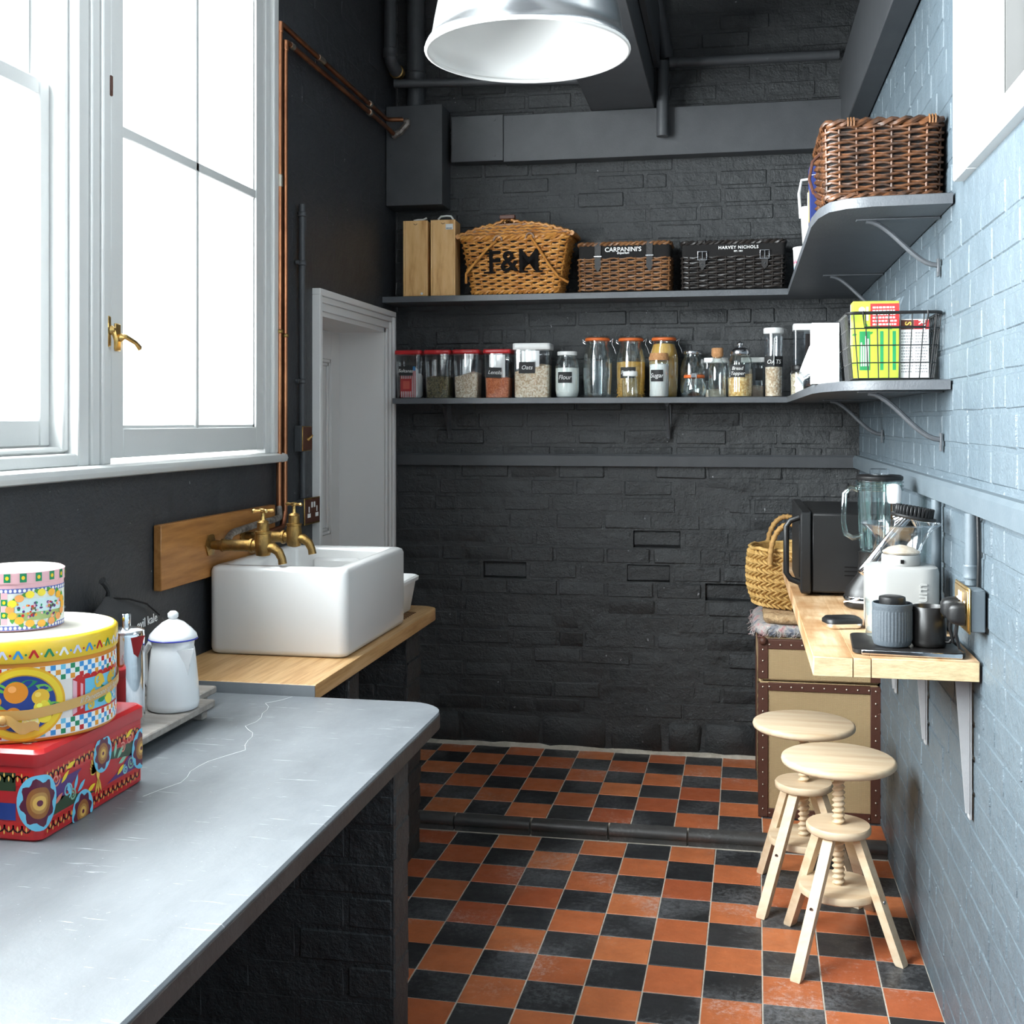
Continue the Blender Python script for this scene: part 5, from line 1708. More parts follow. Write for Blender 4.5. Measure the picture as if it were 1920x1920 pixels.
# wooden bottle boxes
def bottle_box(x, label, paper, dot, hump):
    t = thing('bottle_box', label, 'box', (x, 4.918, US), .03, 'wooden bottle boxes on the upper shelf')
    w_, d_, h = .108, .108, .330
    B().box(-w_ / 2, -d_ / 2 + .004, 0, w_ / 2, d_ / 2, h, .0015).build('body', 'pine_box', t)
    q = B().box(-w_ / 2, -d_ / 2, 0, -w_ / 2 + .008, -d_ / 2 + .0045, h).box(w_ / 2 - .008, -d_ / 2, 0, w_ / 2, -d_ / 2 + .0045, h).box(-w_ / 2 + .008, -d_ / 2, 0, w_ / 2 - .008, -d_ / 2 + .0045, .006)
    q.build('front_frame', 'pine_box', t)
    sl_ = B().box(-w_ / 2 + .0088, -d_ / 2 + .0012, .007, w_ / 2 - .0088, -d_ / 2 + .0042, h + .0005, .0005).build('sliding_lid', 'pine_box', t)
    q = B().tube([(-.008, -d_ / 2 + .0008, h - .013), (0, -d_ / 2 + .0008, h - .018), (.008, -d_ / 2 + .0008, h - .013)], .0012, 5)
    q.build('finger_notch', 'leather_brown', sl_)
    pts = [(-.03, 0, h - .004), (-.032, 0, h + .014 * hump), (-.02, 0, h + .024 * hump), (.005, 0, h + .026 * hump), (.024, 0, h + .024), (.033, 0, h + .012), (.031, 0, h - .004)] if hump > .9 else [(-.022, 0, h - .004), (-.018, 0, h + .010), (.0, 0, h + .013), (.022, 0, h + .013), (.038, 0, h + .020)]
    B().tube(pts, .0045, 8).build('cord_handle', 'paper', t, 70)
    if dot: B().lathe([(.0055, 0), (.0055, .0006)], 14, (.028, -d_ / 2 + .0002, .014), axis='y').build('round_sticker', 'paper', sl_)
    if paper:
        st = B().box(.012, -d_ / 2 - .0006, h - .042, .044, -d_ / 2 - .0001, h - .018).build('price_sticker', 'paper', t)
        q = B()
        for k in range(9): q.box(.015 + k * .0028, -d_ / 2 - .0009, h - .040, .0165 + k * .0028 - .0006 * (k % 2), -d_ / 2 - .0006, h - .034)
        q.build('barcode', 'ink', st)


bottle_box(-1.363, 'pale wooden bottle box with white dot sticker in the corner', False, True, .4)
bottle_box(-1.240, 'warm wooden bottle box with a white price sticker', True, False, 1.)

# big dark willow hamper at the end of the upper shelf
t = thing('willow_hamper', 'large dark willow hamper at the curved end of the shelf', 'hamper', (.3545, 3.137, US))
weave(t, .262, .36, .270, .368, .006, .185, 20, 30, 'wicker_dark', .0043, amp=.0060, slant=.0022)
braid(t, .262, .36, .0125, 'wicker_dark', .0085, 'foot_rim', 60)
braid(t, .272, .37, .192, 'wicker_dark', .009, 'lid_rim', 60)
q = B().loft([[(a, c_, z) for a, c_ in rrect(-.134, -.183, .134, .183, .02)] for z in (.186, .197)])
q.build('lid_top', 'wicker_dark', t)
for x_ in (-.085, .105):
    q = B()
    for k in range(3): q.tube([(x_ + .007 * k, -.196, .182), (x_ + .007 * k, -.200, .192), (x_ + .007 * k, -.19, .203)], .0026, 5)
    q.build('lid_binding', 'wicker_brown', t)
q = B().tube([(-.138, -.05, .15), (-.160, -.05, .13), (-.168, -.05, .085), (-.158, -.05, .05), (-.138, -.05, .035)], .008, 6, flat=.5)
q.build('side_strap', 'leather_brown', t)

# things beside it on the upper shelf
t = thing('card_box', 'navy blue card box with yellow print beside the willow hamper', 'box', (.285, 3.44, US))
bx = B().box(-.078, -.03, 0, .078, .03, .188, .001)
mat('card_navy', (.02, .035, .16), .4)
o = bx.build('carton', 'card_navy', t)
P = Print(lambda u, v, o_: (-.0781 - o_, u, v)); P.p([(-.028, .03), (.0, .03), (.012, .13), (-.01, .12)], YEL); P.p([(.0, .05), (.028, .02), (.028, .09), (.012, .13)], (.80, .72, .55), 2); P.q(-.028, .15, .028, .16, WHT)
P.build('printed_end', 'print_gloss', o, colored=True, fix=False)
P = Print(lambda u, v, o_: (u, -.0301 - o_, v))
for k in range(5): P.leaf(-.055 + .006 * k, .085, .03, .006, pi / 2 + .25 * (k - 2), YEL)
P.spiral(-.05, .06, .014, 1.1, .0016, WHT); P.line([(-.078, .162), (-.03, .168)], .0014, WHT); P.e(-.045, .145, .008, .008, WHT, lay=1); P.e(-.042, .145, .005, .005, (.02, .035, .16), lay=2)
P.build('printed_face', 'print_gloss', o, colored=True, fix=False)
t = thing('white_caddy', 'white plastic caddy with a tall loop handle on the upper shelf', 'caddy', (.268, 3.88, US))
q = B().loft([[(a * s_, c_ * s_, z) for a, c_ in rrect(-.06, -.05, .06, .05, .015)] for s_, z in ((.82, 0), (.85, .004), (1., .15), (.95, .15), (.8, .01))])
q.build('tub', 'plastic_white', t, 50)
B().tube([(-.061, 0, .12), (-.066, 0, .20), (-.058, 0, .243), (0, 0, .25), (.058, 0, .243), (.066, 0, .20), (.061, 0, .12)], .007, 8, flat=.7).build('handle', 'plastic_white', t)
t = thing('snack_packet', 'pale orange printed packet standing in the white caddy', 'packet', (.262, 3.855, US + .0125))
o = B().loft([[(a * s_, c_ * s2, z) for a, c_ in rrect(-.035, -.018, .035, .018, .008)] for s_, s2, z in ((1, .3, 0), (1, 1, .02), (1, 1, .15), (1, .25, .185))]).build('wrapper', 'tin_cream', t)
P = Print(lambda u, v, o_: (u, -.0182 - o_, v)); P.q(-.03, .02, .03, .10, (.78, .42, .14)); P.q(-.03, .11, .03, .15, (.75, .65, .15))
P.build('printed_face', 'print_matt', o, colored=True, fix=False)
t = thing('paper_cup_tub', 'white paper tub with coloured triangles beside the black hamper', 'tub', (.262, 4.66, US))
o = B().lathe([(.036, 0), (.042, .13), (.044, .132), (.043, .138)], 28).build('tub', 'paper', t, 50)
P = Print(lambda u, v, o_: ((.0362 + .046 * v + o_) * sin(u / .04), -(.0362 + .046 * v + o_) * cos(u / .04), v))
for i in range(-6, 6):
    P.p([(i * .014, .01), (i * .014 + .014, .01), (i * .014 + .007, .035)], YEL); P.p([(i * .014, .04), (i * .014 + .014, .04), (i * .014 + .007, .068)], SKY); P.p([(i * .014, .075), (i * .014 + .01, .075), (i * .014 + .005, .092)], (.75, .08, .2))
P.build('printed_wrap', 'print_matt', o, colored=True, fix=False)

# ================================================================== JARS ON THE LOWER SHELF
LS = 1.5803
JG = 'storage jars on the lower shelf'


def chalk_label(t, s, w_, h, z, r_, par=None, size=None, dx=0., lines=None):
    """black chalk label bent round the jar (r_) or flat (r_=0, on the front at y)"""
    q = B()
    if r_:
        n = 8; lp = []
        for i in range(n + 1):
            u = dx - w_ / 2 + w_ * i / n; rr = r_ + .0006
            lp.append([(rr * sin(u / rr), -rr * cos(u / rr), z - h / 2), (rr * sin(u / rr), -rr * cos(u / rr), z + h / 2)])
        q.loft(lp, closed=False)
    o = q.build('chalk_label', 'chalkboard', t, fix=False)
    for k, ln in enumerate(lines or [s]):
        n_ = len(lines or [s])
        zz = z + (n_ - 1) * h * .2 - k * h * .4
        l = lettering(ln, size or h * .55, 'chalk', o, None, shear=.25, wrap=r_ + .0009)
        for v in l.data.vertices:
            a = dx / r_
            x, y = v.co.x, v.co.y
            v.co.x, v.co.y = x * cos(a) - y * sin(a), x * sin(a) + y * cos(a)
            v.co.z += zz
    return o


def flat_label(t, s, w_, h, z, y, x=0., rot=0., size=None):
    q = B(); q.M = T(x, y, z) @ Matrix.Rotation(rot, 4, 'Y')
    q.box(-w_ / 2, -.0006, -h / 2, w_ / 2, 0, h / 2)
    o = q.build('chalk_label', 'chalkboard', t)
    if s: lettering(s, size or h * .52, 'chalk', o, T(x, y - .0008, z) @ Matrix.Rotation(rot, 4, 'Y') @ FRONT, shear=.25)
    return o


def canister(label, x, w_, h, lid_m, fill_m, fill_h, words=None, slope=0., lidh=.012, y=4.918, taper=.86, d_=.115):
    t = thing('canister', label, 'canister', (x, y, LS), 0, JG)
    def sec(s_, z, dz=0): return [(a * s_, c_ * s_, z + dz * a / w_) for a, c_ in rrect(-w_ / 2, -d_ / 2, w_ / 2, d_ / 2, .014, 4)]
    hb = h - lidh
    B().loft([sec(taper * .97, 0), sec(taper, .004), sec(.965, hb)], cap1=False).build('clear_body', 'clear_plastic', t, 50)
    ld = B().loft([sec(.99, hb - .006), sec(1.02, hb - .004), sec(1.02, h - .003), sec(.98, h)]).build('lid', lid_m, t, 50)
    if fill_m:
        k = taper + (.965 - taper) * fill_h / hb
        B().loft([sec((taper) * .955, .002), sec(k * .955, fill_h, slope), sec(k * .5, fill_h + .006, slope)]).build('contents', fill_m, t, 60)
    if words:
        flat_label(t, words[0], words[1], words[2], words[3], -d_ / 2 * .95 - .002, words[4], words[5])
    return t


t = canister('red lidded clear canister with striped packets inside, labelled Sultanas', -1.396, .118, .208, 'red_plastic', None, 0, ('Sultanas', .062, .040, .118, -.008, .02))
P = Print(lambda u, v, o_: (u, -.036 - o_, v))
P.q(-.038, .004, .034, .13, (.80, .78, .76))
for k in range(9): P.q(-.038 + k * .008, .004, -.034 + k * .008, .13, RED, 1, 2)
P.q(-.036, .12, .03, .138, BLU, 1, 3); P.q(-.034, .03, .012, .085, RED, 1, 4); P.q(-.026, .04, .004, .075, (.75, .12, .08), 1, 5)
P.build('packet', 'print_gloss', t, colored=True, fix=False)
q = B().box(-.040, -.0355, .003, .036, .0, .135, .01).box(.0, .004, .003, .046, .035, .11, .01)
q.build('packet_body', 'paper', t)
canister('red lidded clear canister half full of dark green lentils', -1.266, .118, .208, 'red_plastic', 'grain_green', .090)
canister('red lidded clear canister with pale pearl barley', -1.139, .118, .208, 'red_plastic', 'grain_barley', .100, slope=.018)
t = canister('red lidded clear canister with orange lentils and a folded paper, labelled Lentils', -1.002, .120, .208, 'red_plastic', 'grain_lentil', .086, ('Lentils', .058, .044, .108, -.008, .05))
B().box(-.035, -.045, .07, .035, -.042, .185, .001).build('folded_paper', 'paper', t)
t = canister('large white lidded clear canister of porridge oats, labelled Oats', -.853, .160, .232, 'plastic_white', 'grain_oats', .125, ('Oats', .070, .048, .128, -.018, 0), slope=.03, lidh=.022, taper=.94)
B().box(-.04, -.050, .06, .035, -.046, .20, .001).build('folded_paper', 'paper', t)


def lathe_jar(name, label, x, y, prof, glass='jar_glass', fill=None, n=32, group=JG):
    t = thing(name, label, 'jar', (x, y, LS), 0, group)
    B().lathe(prof, n, cap1=False).build('glass_body', glass, t, 60)
    if fill:
        m, hz, slope = fill
        pr_ = []
        for (r0, z0), (r1, z1) in zip(prof[:-1], prof[1:]):
            if z0 < hz:
                pr_.append((r0 * .955, z0 + .002))
                if z1 >= hz: pr_.append(((r0 + (r1 - r0) * (hz - z0) / (z1 - z0)) * .955, hz))
        pr_.append((pr_[-1][0] * .5, hz + .004))
        q = B().lathe(pr_, 24)
        if slope: q.v = [(a, c_, z + slope * a / .05 * (z > hz - .03)) for a, c_, z in q.v]
        q.build('contents', m, t, 60)
    return t


def screw_lid(t, r_, z, h, m='steel'):
    B().lathe([(r_, z), (r_ + .001, z + .002), (r_ + .001, z + h - .002), (r_ - .001, z + h)], 28).build('lid', m, t, 50)


def kilner(label, x, y, R_, H_, fill, words=None):
    s_ = R_ / .062
    prof = [(.050 * s_, 0), (.056 * s_, .004), (.058 * s_, .02), (R_, H_ * .35), (R_, H_ * .62), (.055 * s_, H_ * .76), (.047 * s_, H_ * .85), (.046 * s_, H_ - .02)]
    t = lathe_jar('clip_top_jar', label, x, y, prof, fill=fill)
    rn = .049 * s_
    B().lathe([(rn, H_ - .022), (rn + .003, H_ - .020), (rn + .003, H_ - .012), (rn, H_ - .010)], 28).build('rubber_seal', 'orange_rubber', t, 60)
    B().lathe([(rn, H_ - .0095), (rn + .003, H_ - .008), (rn, H_ - .001), (rn * .6, H_ + .001)], 28).build('glass_lid', 'jar_glass', t, 60)
    q = B()
    q.tube([(rn + .003, 0, H_ - .024), (rn + .016, 0, H_ - .012), (rn + .012, 0, H_ - .035), (rn + .022, 0, H_ - .055), (rn + .028, 0, H_ - .075)], .0016, 6)
    q.tube([(-rn - .003, 0, H_ - .024), (-rn - .013, 0, H_ - .016), (-rn - .012, 0, H_ - .026), (-rn - .002, 0, H_ - .034)], .0016, 6)
    q.tube([((rn - .003) * cos(2 * pi * i / 24), (rn - .003) * sin(2 * pi * i / 24), H_ - .026) for i in range(24)], .0014, 5, closed=True)
    q.build('wire_clip', 'steel', t)
    if words: chalk_label(t, words[0], words[1], words[2], words[3], R_ + .0005, dx=words[4], size=words[5])
    return t


t = lathe_jar('screw_top_jar', 'shouldered glass jar of white flour, labelled Flour', -.704, 4.905,
              [(.040, 0), (.047, .005), (.052, .03), (.052, .135), (.046, .158), (.038, .172), (.038, .180)], fill=('flour', .125, 0))
screw_lid(t, .041, .180, .016, 'plastic_white')
chalk_label(t, 'Flour', .064, .046, .085, .0525, dx=-.004, size=.027)
t = kilner('tall empty clip top glass jar with orange seal', -.577, 4.925, .063, .262, None)
B().box(-.018, -.003, .01, .018, .003, .16, .002).build('folded_packet', 'bag_film', t)
t = kilner('clip top glass jar of pasta bows, labelled Farfalle', -.438, 4.957, .063, .262, ('pasta', .150, 0), ('Farfalle', .068, .046, .105, -.008, .022))
q = B()
for k in range(150):
    a, z = R.uniform(pi, 2 * pi), R.uniform(.01, .148)
    r_ = .0565
    p = Vector((r_ * cos(a), r_ * sin(a), z)); d = Vector((-sin(a), cos(a), R.uniform(-1.4, 1.4))).normalized()
    q.tube([p - d * .012, p + Vector((cos(a), sin(a), 0)) * -.002, p + d * .012], [.0038, .0018, .0038], 5, flat=.45)
o = q.build('pasta_bows', 'pasta', t, 70); o['kind'] = 'stuff'
t = kilner('clip top glass jar of spaghetti behind the sugar jar', -.298, 4.955, .062, .262, ('spaghetti', .225, 0))
t = lathe_jar('lidded_jar', 'straight glass jar of sugar with wooden lid, labelled Sugar', -.312, 4.851, [(.036, 0), (.0405, .004), (.0405, .152)], fill=('sugar', .135, 0))
B().lathe([(.042, .152), (.042, .166), (.038, .170), (.038, .178), (.036, .182)], 28).build('lid', 'cork', t, 50)
chalk_label(t, 'Sugar', .056, .048, .088, .041, dx=-.008, size=.026)
t = lathe_jar('small_jar', 'small glass jar with white screw lid in front of the pasta', -.432, 4.856, [(.026, 0), (.032, .004), (.0335, .02), (.0335, .07), (.028, .084), (.028, .088)])
screw_lid(t, .030, .088, .020, 'plastic_white')
t = lathe_jar('screw_top_jar', 'empty round shouldered glass jar with steel screw lid', -.178, 4.966, [(.040, 0), (.048, .005), (.0535, .03), (.0535, .125), (.046, .155), (.037, .172), (.037, .182)])
screw_lid(t, .040, .182, .015, 'steel')
t = lathe_jar('small_clip_jar', 'squat glass jar with orange clip lid, standing in front', -.168, 4.859, [(.034, 0), (.046, .006), (.051, .028), (.049, .052), (.040, .070), (.038, .078)])
B().lathe([(.041, .078), (.043, .080), (.043, .088), (.041, .090)], 28).build('rubber_seal', 'orange_rubber', t, 60)
B().lathe([(.041, .0905), (.044, .093), (.040, .101), (.02, .103)], 28).build('glass_lid', 'jar_glass', t, 60)
q = B().tube([(-.008, -.043, .10), (-.010, -.048, .085), (-.008, -.051, .05), (.008, -.051, .05), (.010, -.048, .085), (.008, -.043, .10)], .0016, 6).box(-.01, -.047, .078, .012, -.043, .098, .003)
q.build('wire_clip', 'steel', t)
for x_, lab in ((-.081, 'small white lidded clear canister behind the corked bottle'), (.072, 'small white lidded clear canister behind the fluted jar')):
    canister(lab, x_, .098, .166, 'plastic_white', 'coffee_grounds', .03 if x_ < 0 else .045, ('', .03, .05, .095, -.03 if x_ < 0 else .024, 0), y=4.980, lidh=.014, taper=.9, d_=.084)
t = lathe_jar('corked_bottle', 'clear glass bottle with cork stopper', -.074, 4.875, [(.034, 0), (.037, .004), (.037, .115), (.032, .135), (.020, .150), (.018, .176)])
t['category'] = 'bottle'
B().lathe([(.015, .160), (.0245, .172), (.0235, .200), (.022, .202)], 20).build('cork_stopper', 'cork', t, 50)
# fluted jar with knobbed lid
t = thing('fluted_jar', 'fluted glass jar of bread topping seeds with knobbed steel lid', 'jar', (.018, 4.867, LS), 0, JG)
lps = []
for r_, z_ in [(.044, 0), (.049, .004), (.050, .02), (.050, .135), (.045, .155), (.037, .17)]:
    lps.append([((r_ + .0012 * cos(24 * 2 * pi * i / 72)) * cos(2 * pi * i / 72), (r_ + .0012 * cos(24 * 2 * pi * i / 72)) * sin(2 * pi * i / 72), z_) for i in range(72)])
B().loft(lps, cap1=False).build('glass_body', 'jar_glass', t, 70)
q = B().lathe([(.046, .003), (.047, .085), (.03, .09)], 28); q.v = [(a, c_, z + .010 * a / .05 * (z > .05)) for a, c_, z in q.v]
q.build('contents', 'grain_corn', t, 60)
l_ = B().lathe([(.039, .170), (.0405, .172), (.0405, .188), (.036, .194), (.024, .202), (.012, .206)], 28).build('lid', 'steel', t, 60)
B().lathe([(.006, .205), (.013, .212), (.013, .220), (.006, .227)], 16).build('knob', 'chrome', l_, 60)
chalk_label(t, '', .064, .052, .105, .0515, dx=-.012, lines=['Bread', 'Topper'], size=.020)
# tall storage tubes
t = thing('tall_canister', 'tall round clear canister with white lid, labelled Oats', 'canister', (.153, 4.885, LS), 0, JG)
B().lathe([(.034, 0), (.0355, .004), (.0375, .262)], 30, cap1=False).build('clear_body', 'clear_plastic', t, 50)
B().lathe([(.0385, .258), (.041, .261), (.041, .278), (.038, .282)], 30).build('lid', 'plastic_white', t, 50)
B().lathe([(.033, .003), (.034, .125), (.02, .128)], 26).build('contents', 'grain_oats', t, 50)
B().tube([(.0, -.028, .128), (.003, -.028, .24)], .022, 4, flat=.15).build('folded_paper', 'paper', t)
q = B().lathe([(.0368, .122), (.0372, .166)], 30, cap0=False, cap1=False); q.build('chalk_label', 'chalkboard', t, 60)
lettering('OATS', .024, 'chalk', t, T(0, 0, .142), wrap=.0376, shear=.2)
t = thing('tall_canister', 'tall square clear canister with white lid in the shelf corner', 'canister', (.275, 4.90, LS), 0, JG)
B().loft([[(a * s_, c_ * s_, z) for a, c_ in rrect(-.043, -.043, .043, .043, .01)] for s_, z in ((.93, 0), (.95, .004), (.98, .275))], cap1=False).build('clear_body', 'clear_plastic', t, 50)
B().loft([[(a * s_, c_ * s_, z) for a, c_ in rrect(-.045, -.045, .045, .045, .01)] for s_, z in ((.98, .270), (1, .272), (1, .294), (.96, .297))]).build('lid', 'plastic_white', t, 50)
flat_label(t, 'er', .05, .04, .12, -.043, .01, 0)
t = thing('small_jar', 'small octagonal glass jar of grains with black lid, labelled G', 'jar', (.246, 4.70, LS), .2, JG)
B().lathe([(.030, 0), (.035, .003), (.036, .085), (.030, .10)], 12, cap1=False).build('glass_body', 'jar_glass', t, 50)
B().lathe([(.032, .002), (.0335, .084), (.02, .09)], 12).build('contents', 'grain_barley', t, 50)
B().lathe([(.031, .10), (.032, .102), (.032, .118), (.030, .12)], 24).build('lid', 'plastic_black', t, 50)
B().box(-.024, -.0372, .012, .006, -.0362, .078).build('paper_label', 'paper', t)
flat_label(t, 'G', .024, .030, .045, -.0375, .022, 0)

# ================================================================== RIGHT ARM OF THE LOWER SHELF
t = thing('white_carton', 'plain white carton with fine grey print at the shelf corner', 'carton', (.236, 3.24, LS))
o = B().box(-.036, -.03, 0, .036, .03, .163, .001).build('carton', 'paper', t)
P = Print(lambda u, v, o_: (u, -.0301 - o_, v))
for k in range(19):
    u = -.028; v = .145 - k * .0072
    while u < .028:
        l = R.uniform(.003, .011)
        if R.random() < .8: P.q(u, v, min(u + l, .030), v + .0016, (.62, .61, .59))
        u += l + .0018
P.build('small_print', 'print_matt', o, colored=True, fix=False)
# clear bag leaning behind it
t = thing('zip_bag', 'clear plastic zip bag leaning between carton and wire basket', 'bag', (.262, 3.385, LS))
lps = []
for k in range(9):
    z = .25 * k / 8; th = .030 * sin(pi * min(1, .12 + k / 8)) + .002
    lps.append([(-.10 + .20 * i / 10 + .10 * (z / .25) * (1 if i > 5 else .6), th * sin(pi * i / 10) * (1 + .2 * sin(i * 2.1 + k)), z * (.62 + .38 * i / 10)) for i in range(11)] +
               [(.10 - .20 * i / 10 + .10 * (z / .25) * (1 if 10 - i > 5 else .6), -th * sin(pi * i / 10) * (1 + .2 * sin(i * 1.7 + k)), z * (1. - .38 * i / 10)) for i in range(1, 10)])
B().loft(lps).build('film', 'bag_film', t, 80)
t = thing('snack_bag', 'orange and black printed snack bag behind the white carton', 'packet', (.262, 3.70, LS))
o = B().loft([[(a * s_, c_ * s2, z) for a, c_ in rrect(-.05, -.02, .05, .02, .01)] for s_, s2, z in ((1, .3, 0), (1, 1, .03), (1, 1, .12), (1, .25, .17))]).build('wrapper', 'ink', t)
P = Print(lambda u, v, o_: (u, -.0205 - o_, v)); P.e(-.016, .085, .030, .036, (.70, .30, .02)); P.e(-.012, .10, .018, .016, (.8, .8, .8), lay=2); P.e(-.012, .10, .012, .008, (.02, .02, .02), lay=3)
P.build('printed_face', 'print_gloss', o, colored=True, fix=False)

# wire basket
t = thing('wire_basket', 'black wire basket full of food packets on the lower shelf end', 'basket', (.385, 3.16, LS))
def wb(z): k = z / .168; return .096 + .016 * k, .150 + .018 * k
q = B()
for z in (.006, .045, .088, .130):
    a, c_ = wb(z); q.tube([(x, y, z) for x, y in rrect(-a, -c_, a, c_, .02, 4)], .0016, 5, closed=True)
for i in range(8):
    u = -1 + 2 * (i + .5) / 8
    for s_ in (-1, 1):
        a0, c0 = wb(.006); a1, c1 = wb(.168)
        q.tube([(u * a0, s_ * c0, .006), (u * a1, s_ * c1, .168)], .0016, 5)
for i in range(11):
    u = -1 + 2 * (i + .5) / 11
    for s_ in (-1, 1):
        a0, c0 = wb(.006); a1, c1 = wb(.168)
        q.tube([(s_ * a0, u * c0, .006), (s_ * a1, u * c1, .168)], .0016, 5)
    q.tube([(-wb(.006)[0], u * wb(.006)[1], .006), (wb(.006)[0], u * wb(.006)[1], .006)], .0016, 5)
q.build('wire_grid', 'black_metal', t)
a, c_ = wb(.168)
B().tube([(x, y, .168) for x, y in rrect(-a, -c_, a, c_, .022, 5)], .0042, 8, closed=True).build('rim', 'black_metal', t)
B().tube([(-.075, -c_ - .004, .172), (-.075, -c_ - .006, .16), (-.072, -c_ - .003, .132), (.072, -c_ - .003, .132), (.078, -c_ - .006, .16), (.078, -c_ - .004, .172)], .0022, 6).build('handle', 'black_metal', t)
BZ = LS + .0085


def carton(name, label, x, y, w_, d_, h, m, rz=0.):
    t = thing(name, label, 'box', (x, y, BZ), rz, 'packets in the wire basket')
    o = B().box(-w_ / 2, -d_ / 2, 0, w_ / 2, d_ / 2, h, .001).build('carton', m, t)
    return t, o, Print(lambda u, v, o_: (u, -d_ / 2 - .0001 - o_, v)), w_, h


mat('card_lime', (.48, .62, .06), .35); mat('card_maroon', (.16, .015, .02), .4); mat('card_plum', (.20, .03, .03), .35)
t, o, P, w_, h = carton('food_carton', 'lime green carton with red panel in the wire basket', .347, 3.075, .112, .055, .194, 'card_lime')
P.q(-.014, .128, .056, .188, (.62, .03, .03)); P.q(-.040, .020, -.014, .118, (.02, .26, .08)); P.q(.010, .02, .018, .118, (.02, .30, .10)); P.q(.040, .02, .048, .118, (.02, .30, .10))
for k in range(6):
    v = .180 - k * .0085; u = -.008
    while u < .046:
        l = R.uniform(.003, .008); P.q(u, v - .0045, u + l, v, WHT, 1, 2); u += l + .002
for k in range(4): P.q(-.037 + k * .0055, .03, -.034 + k * .0055, R.uniform(.08, .11), WHT, 1, 2)
P.e(-.034, .172, .008, .008, (.80, .86, .55)); P.q(-.018 - .006, .145, -.018, .18, (.80, .86, .55))
for k in range(7): P.leaf(R.uniform(-.05, .04), R.uniform(.11, .13), .012, .003, R.uniform(0, 6), (.05, .3, .05), 2)
P.build('printed_face', 'print_matt', o, colored=True, fix=False)
t, o, P, w_, h = carton('food_carton', 'white and plum carton with red square behind the lime carton', .345, 3.135, .100, .045, .196, 'paper')
P.q(-.046, .165, -.034, .178, (.75, .06, .03)); P.q(-.05, .02, -.03, .14, (.20, .03, .03)); P.p([(-.05, .13), (-.036, .155), (-.03, .135)], (.55, .08, .45))
P.build('printed_face', 'print_matt', o, colored=True, fix=False)
t, o, P, w_, h = carton('food_carton', 'white carton with maroon heading in the wire basket', .441, 3.085, .070, .055, .148, 'paper')
P.q(-.035, .122, -.002, .146, (.11, .03, .015)); P.q(-.0015, .122, .035, .146, (.42, .03, .035))
for k in range(14):
    for u0 in (-.032, .002):
        u = u0
        while u < u0 + .026:
            l = R.uniform(.002, .006); P.q(u, .112 - k * .0075, u + l, .1145 - k * .0075, (.25, .25, .26), 1, 2); u += l + .0015
P.build('printed_face', 'print_matt', o, colored=True, fix=False)
lettering('RY', .022, 'white_ink', o, T(.017, -.0285, .134) @ FRONT @ Matrix.Rotation(-pi / 2, 4, 'Z'), fat=.0004)
lettering('SI', .022, 'gold_ink', o, T(-.016, -.0285, .134) @ FRONT @ Matrix.Rotation(-pi / 2, 4, 'Z'), fat=.0004)

# ================================================================== ON THE BREAKFAST SHELF
CZ = CT + .0006
# microwave, door towards the room
t = thing('microwave', 'black microwave oven with bar handle at the far end of the shelf', 'microwave', (.335, 3.70, CZ))
B().box(-.122, -.262, .010, .152, .262, .238, .006).build('body', 'plastic_black', t)
d_ = B().prism(rrect(-.268, .006, .268, .244, .010, 3), -.151, -.1225, .003, axis='x').build('door', 'black_metal', t)
B().box(-.1525, -.20, .045, -.1505, .12, .205, .001).build('door_window', 'plastic_black', d_)
B().tube([(-.152, -.215, .222), (-.178, -.215, .212), (-.190, -.215, .195), (-.190, -.215, .060), (-.178, -.215, .042), (-.152, -.215, .032)], .0085, 10).build('handle', 'black_metal', d_)
q = B()
for k in range(3): q.box(-.03, -.2640, .060 + k * .012, .06, -.2622, .063 + k * .012)
q.build('vent_slot', 'ink', t)
for sx in (-.08, .12):
    for sy in (-.22, .22): B().lathe([(.014, 0), (.014, .0105)], 12, (sx, sy, 0)).build('foot', 'ink', t)

# glass jug blender
t = thing('jug_blender', 'blender with green tinted glass jug on a glossy black base', 'blender', (.382, 3.275, CZ), -.35)
q = B().loft([[(a * s_, c_ * s_, z) for a, c_ in rrect(-.085, -.085, .085, .085, .05, 6)] for s_, z in ((.92, 0), (1, .006), (1.0, .03), (.93, .055), (.62, .09), (.58, .135), (.6, .150))])
o = q.build('motor_base', 'mug_black', t, 50)
B().loft([[(a * s_, c_ * s_, z) for a, c_ in rrect(-.086, -.086, .086, .086, .05, 6)] for s_, z in ((1.004, .018), (1.006, .020), (1.006, .030), (1.0, .032))]).build('chrome_band', 'chrome', o, 50)
pp = B().box(-.025, -.075, 0, .025, -.0, .003, .001).build('button_panel', 'plastic_white', o); pp.location = (-.03, -.02, .050); pp.rotation_euler = (.42, -.25, -.5)
prof = [(.048, .151), (.050, .155), (.054, .25), (.059, .335), (.060, .345)]
B().lathe(prof, 36, cap0=True, cap1=False).build('jug', 'green_glass', t, 60)
q = B()
for k in range(10):
    a = 2 * pi * k / 10; q.tube([(.050 * cos(a), .050 * sin(a), .16), (.0555 * cos(a), .0555 * sin(a), .29)], .0035, 6)
q.build('jug_rib', 'green_glass', t)
for z in (.318, .328, .338): B().tube([(.0605 * cos(2 * pi * i / 30), .0605 * sin(2 * pi * i / 30), z) for i in range(30)], .003, 6, closed=True).build('jug_ring', 'green_glass', t)
h_ = B().tube([(-.055, 0, .315), (-.075, 0, .322), (-.092, 0, .305), (-.094, 0, .23), (-.088, 0, .195), (-.07, 0, .185), (-.052, 0, .19)], .0075, 8).build('jug_handle', 'green_glass', t, 70); h_.rotation_euler = (0, 0, .35)
B().lathe([(.058, .340), (.0615, .346), (.0615, .353), (.055, .357)], 32).build('lid', 'plastic_black', t, 50)
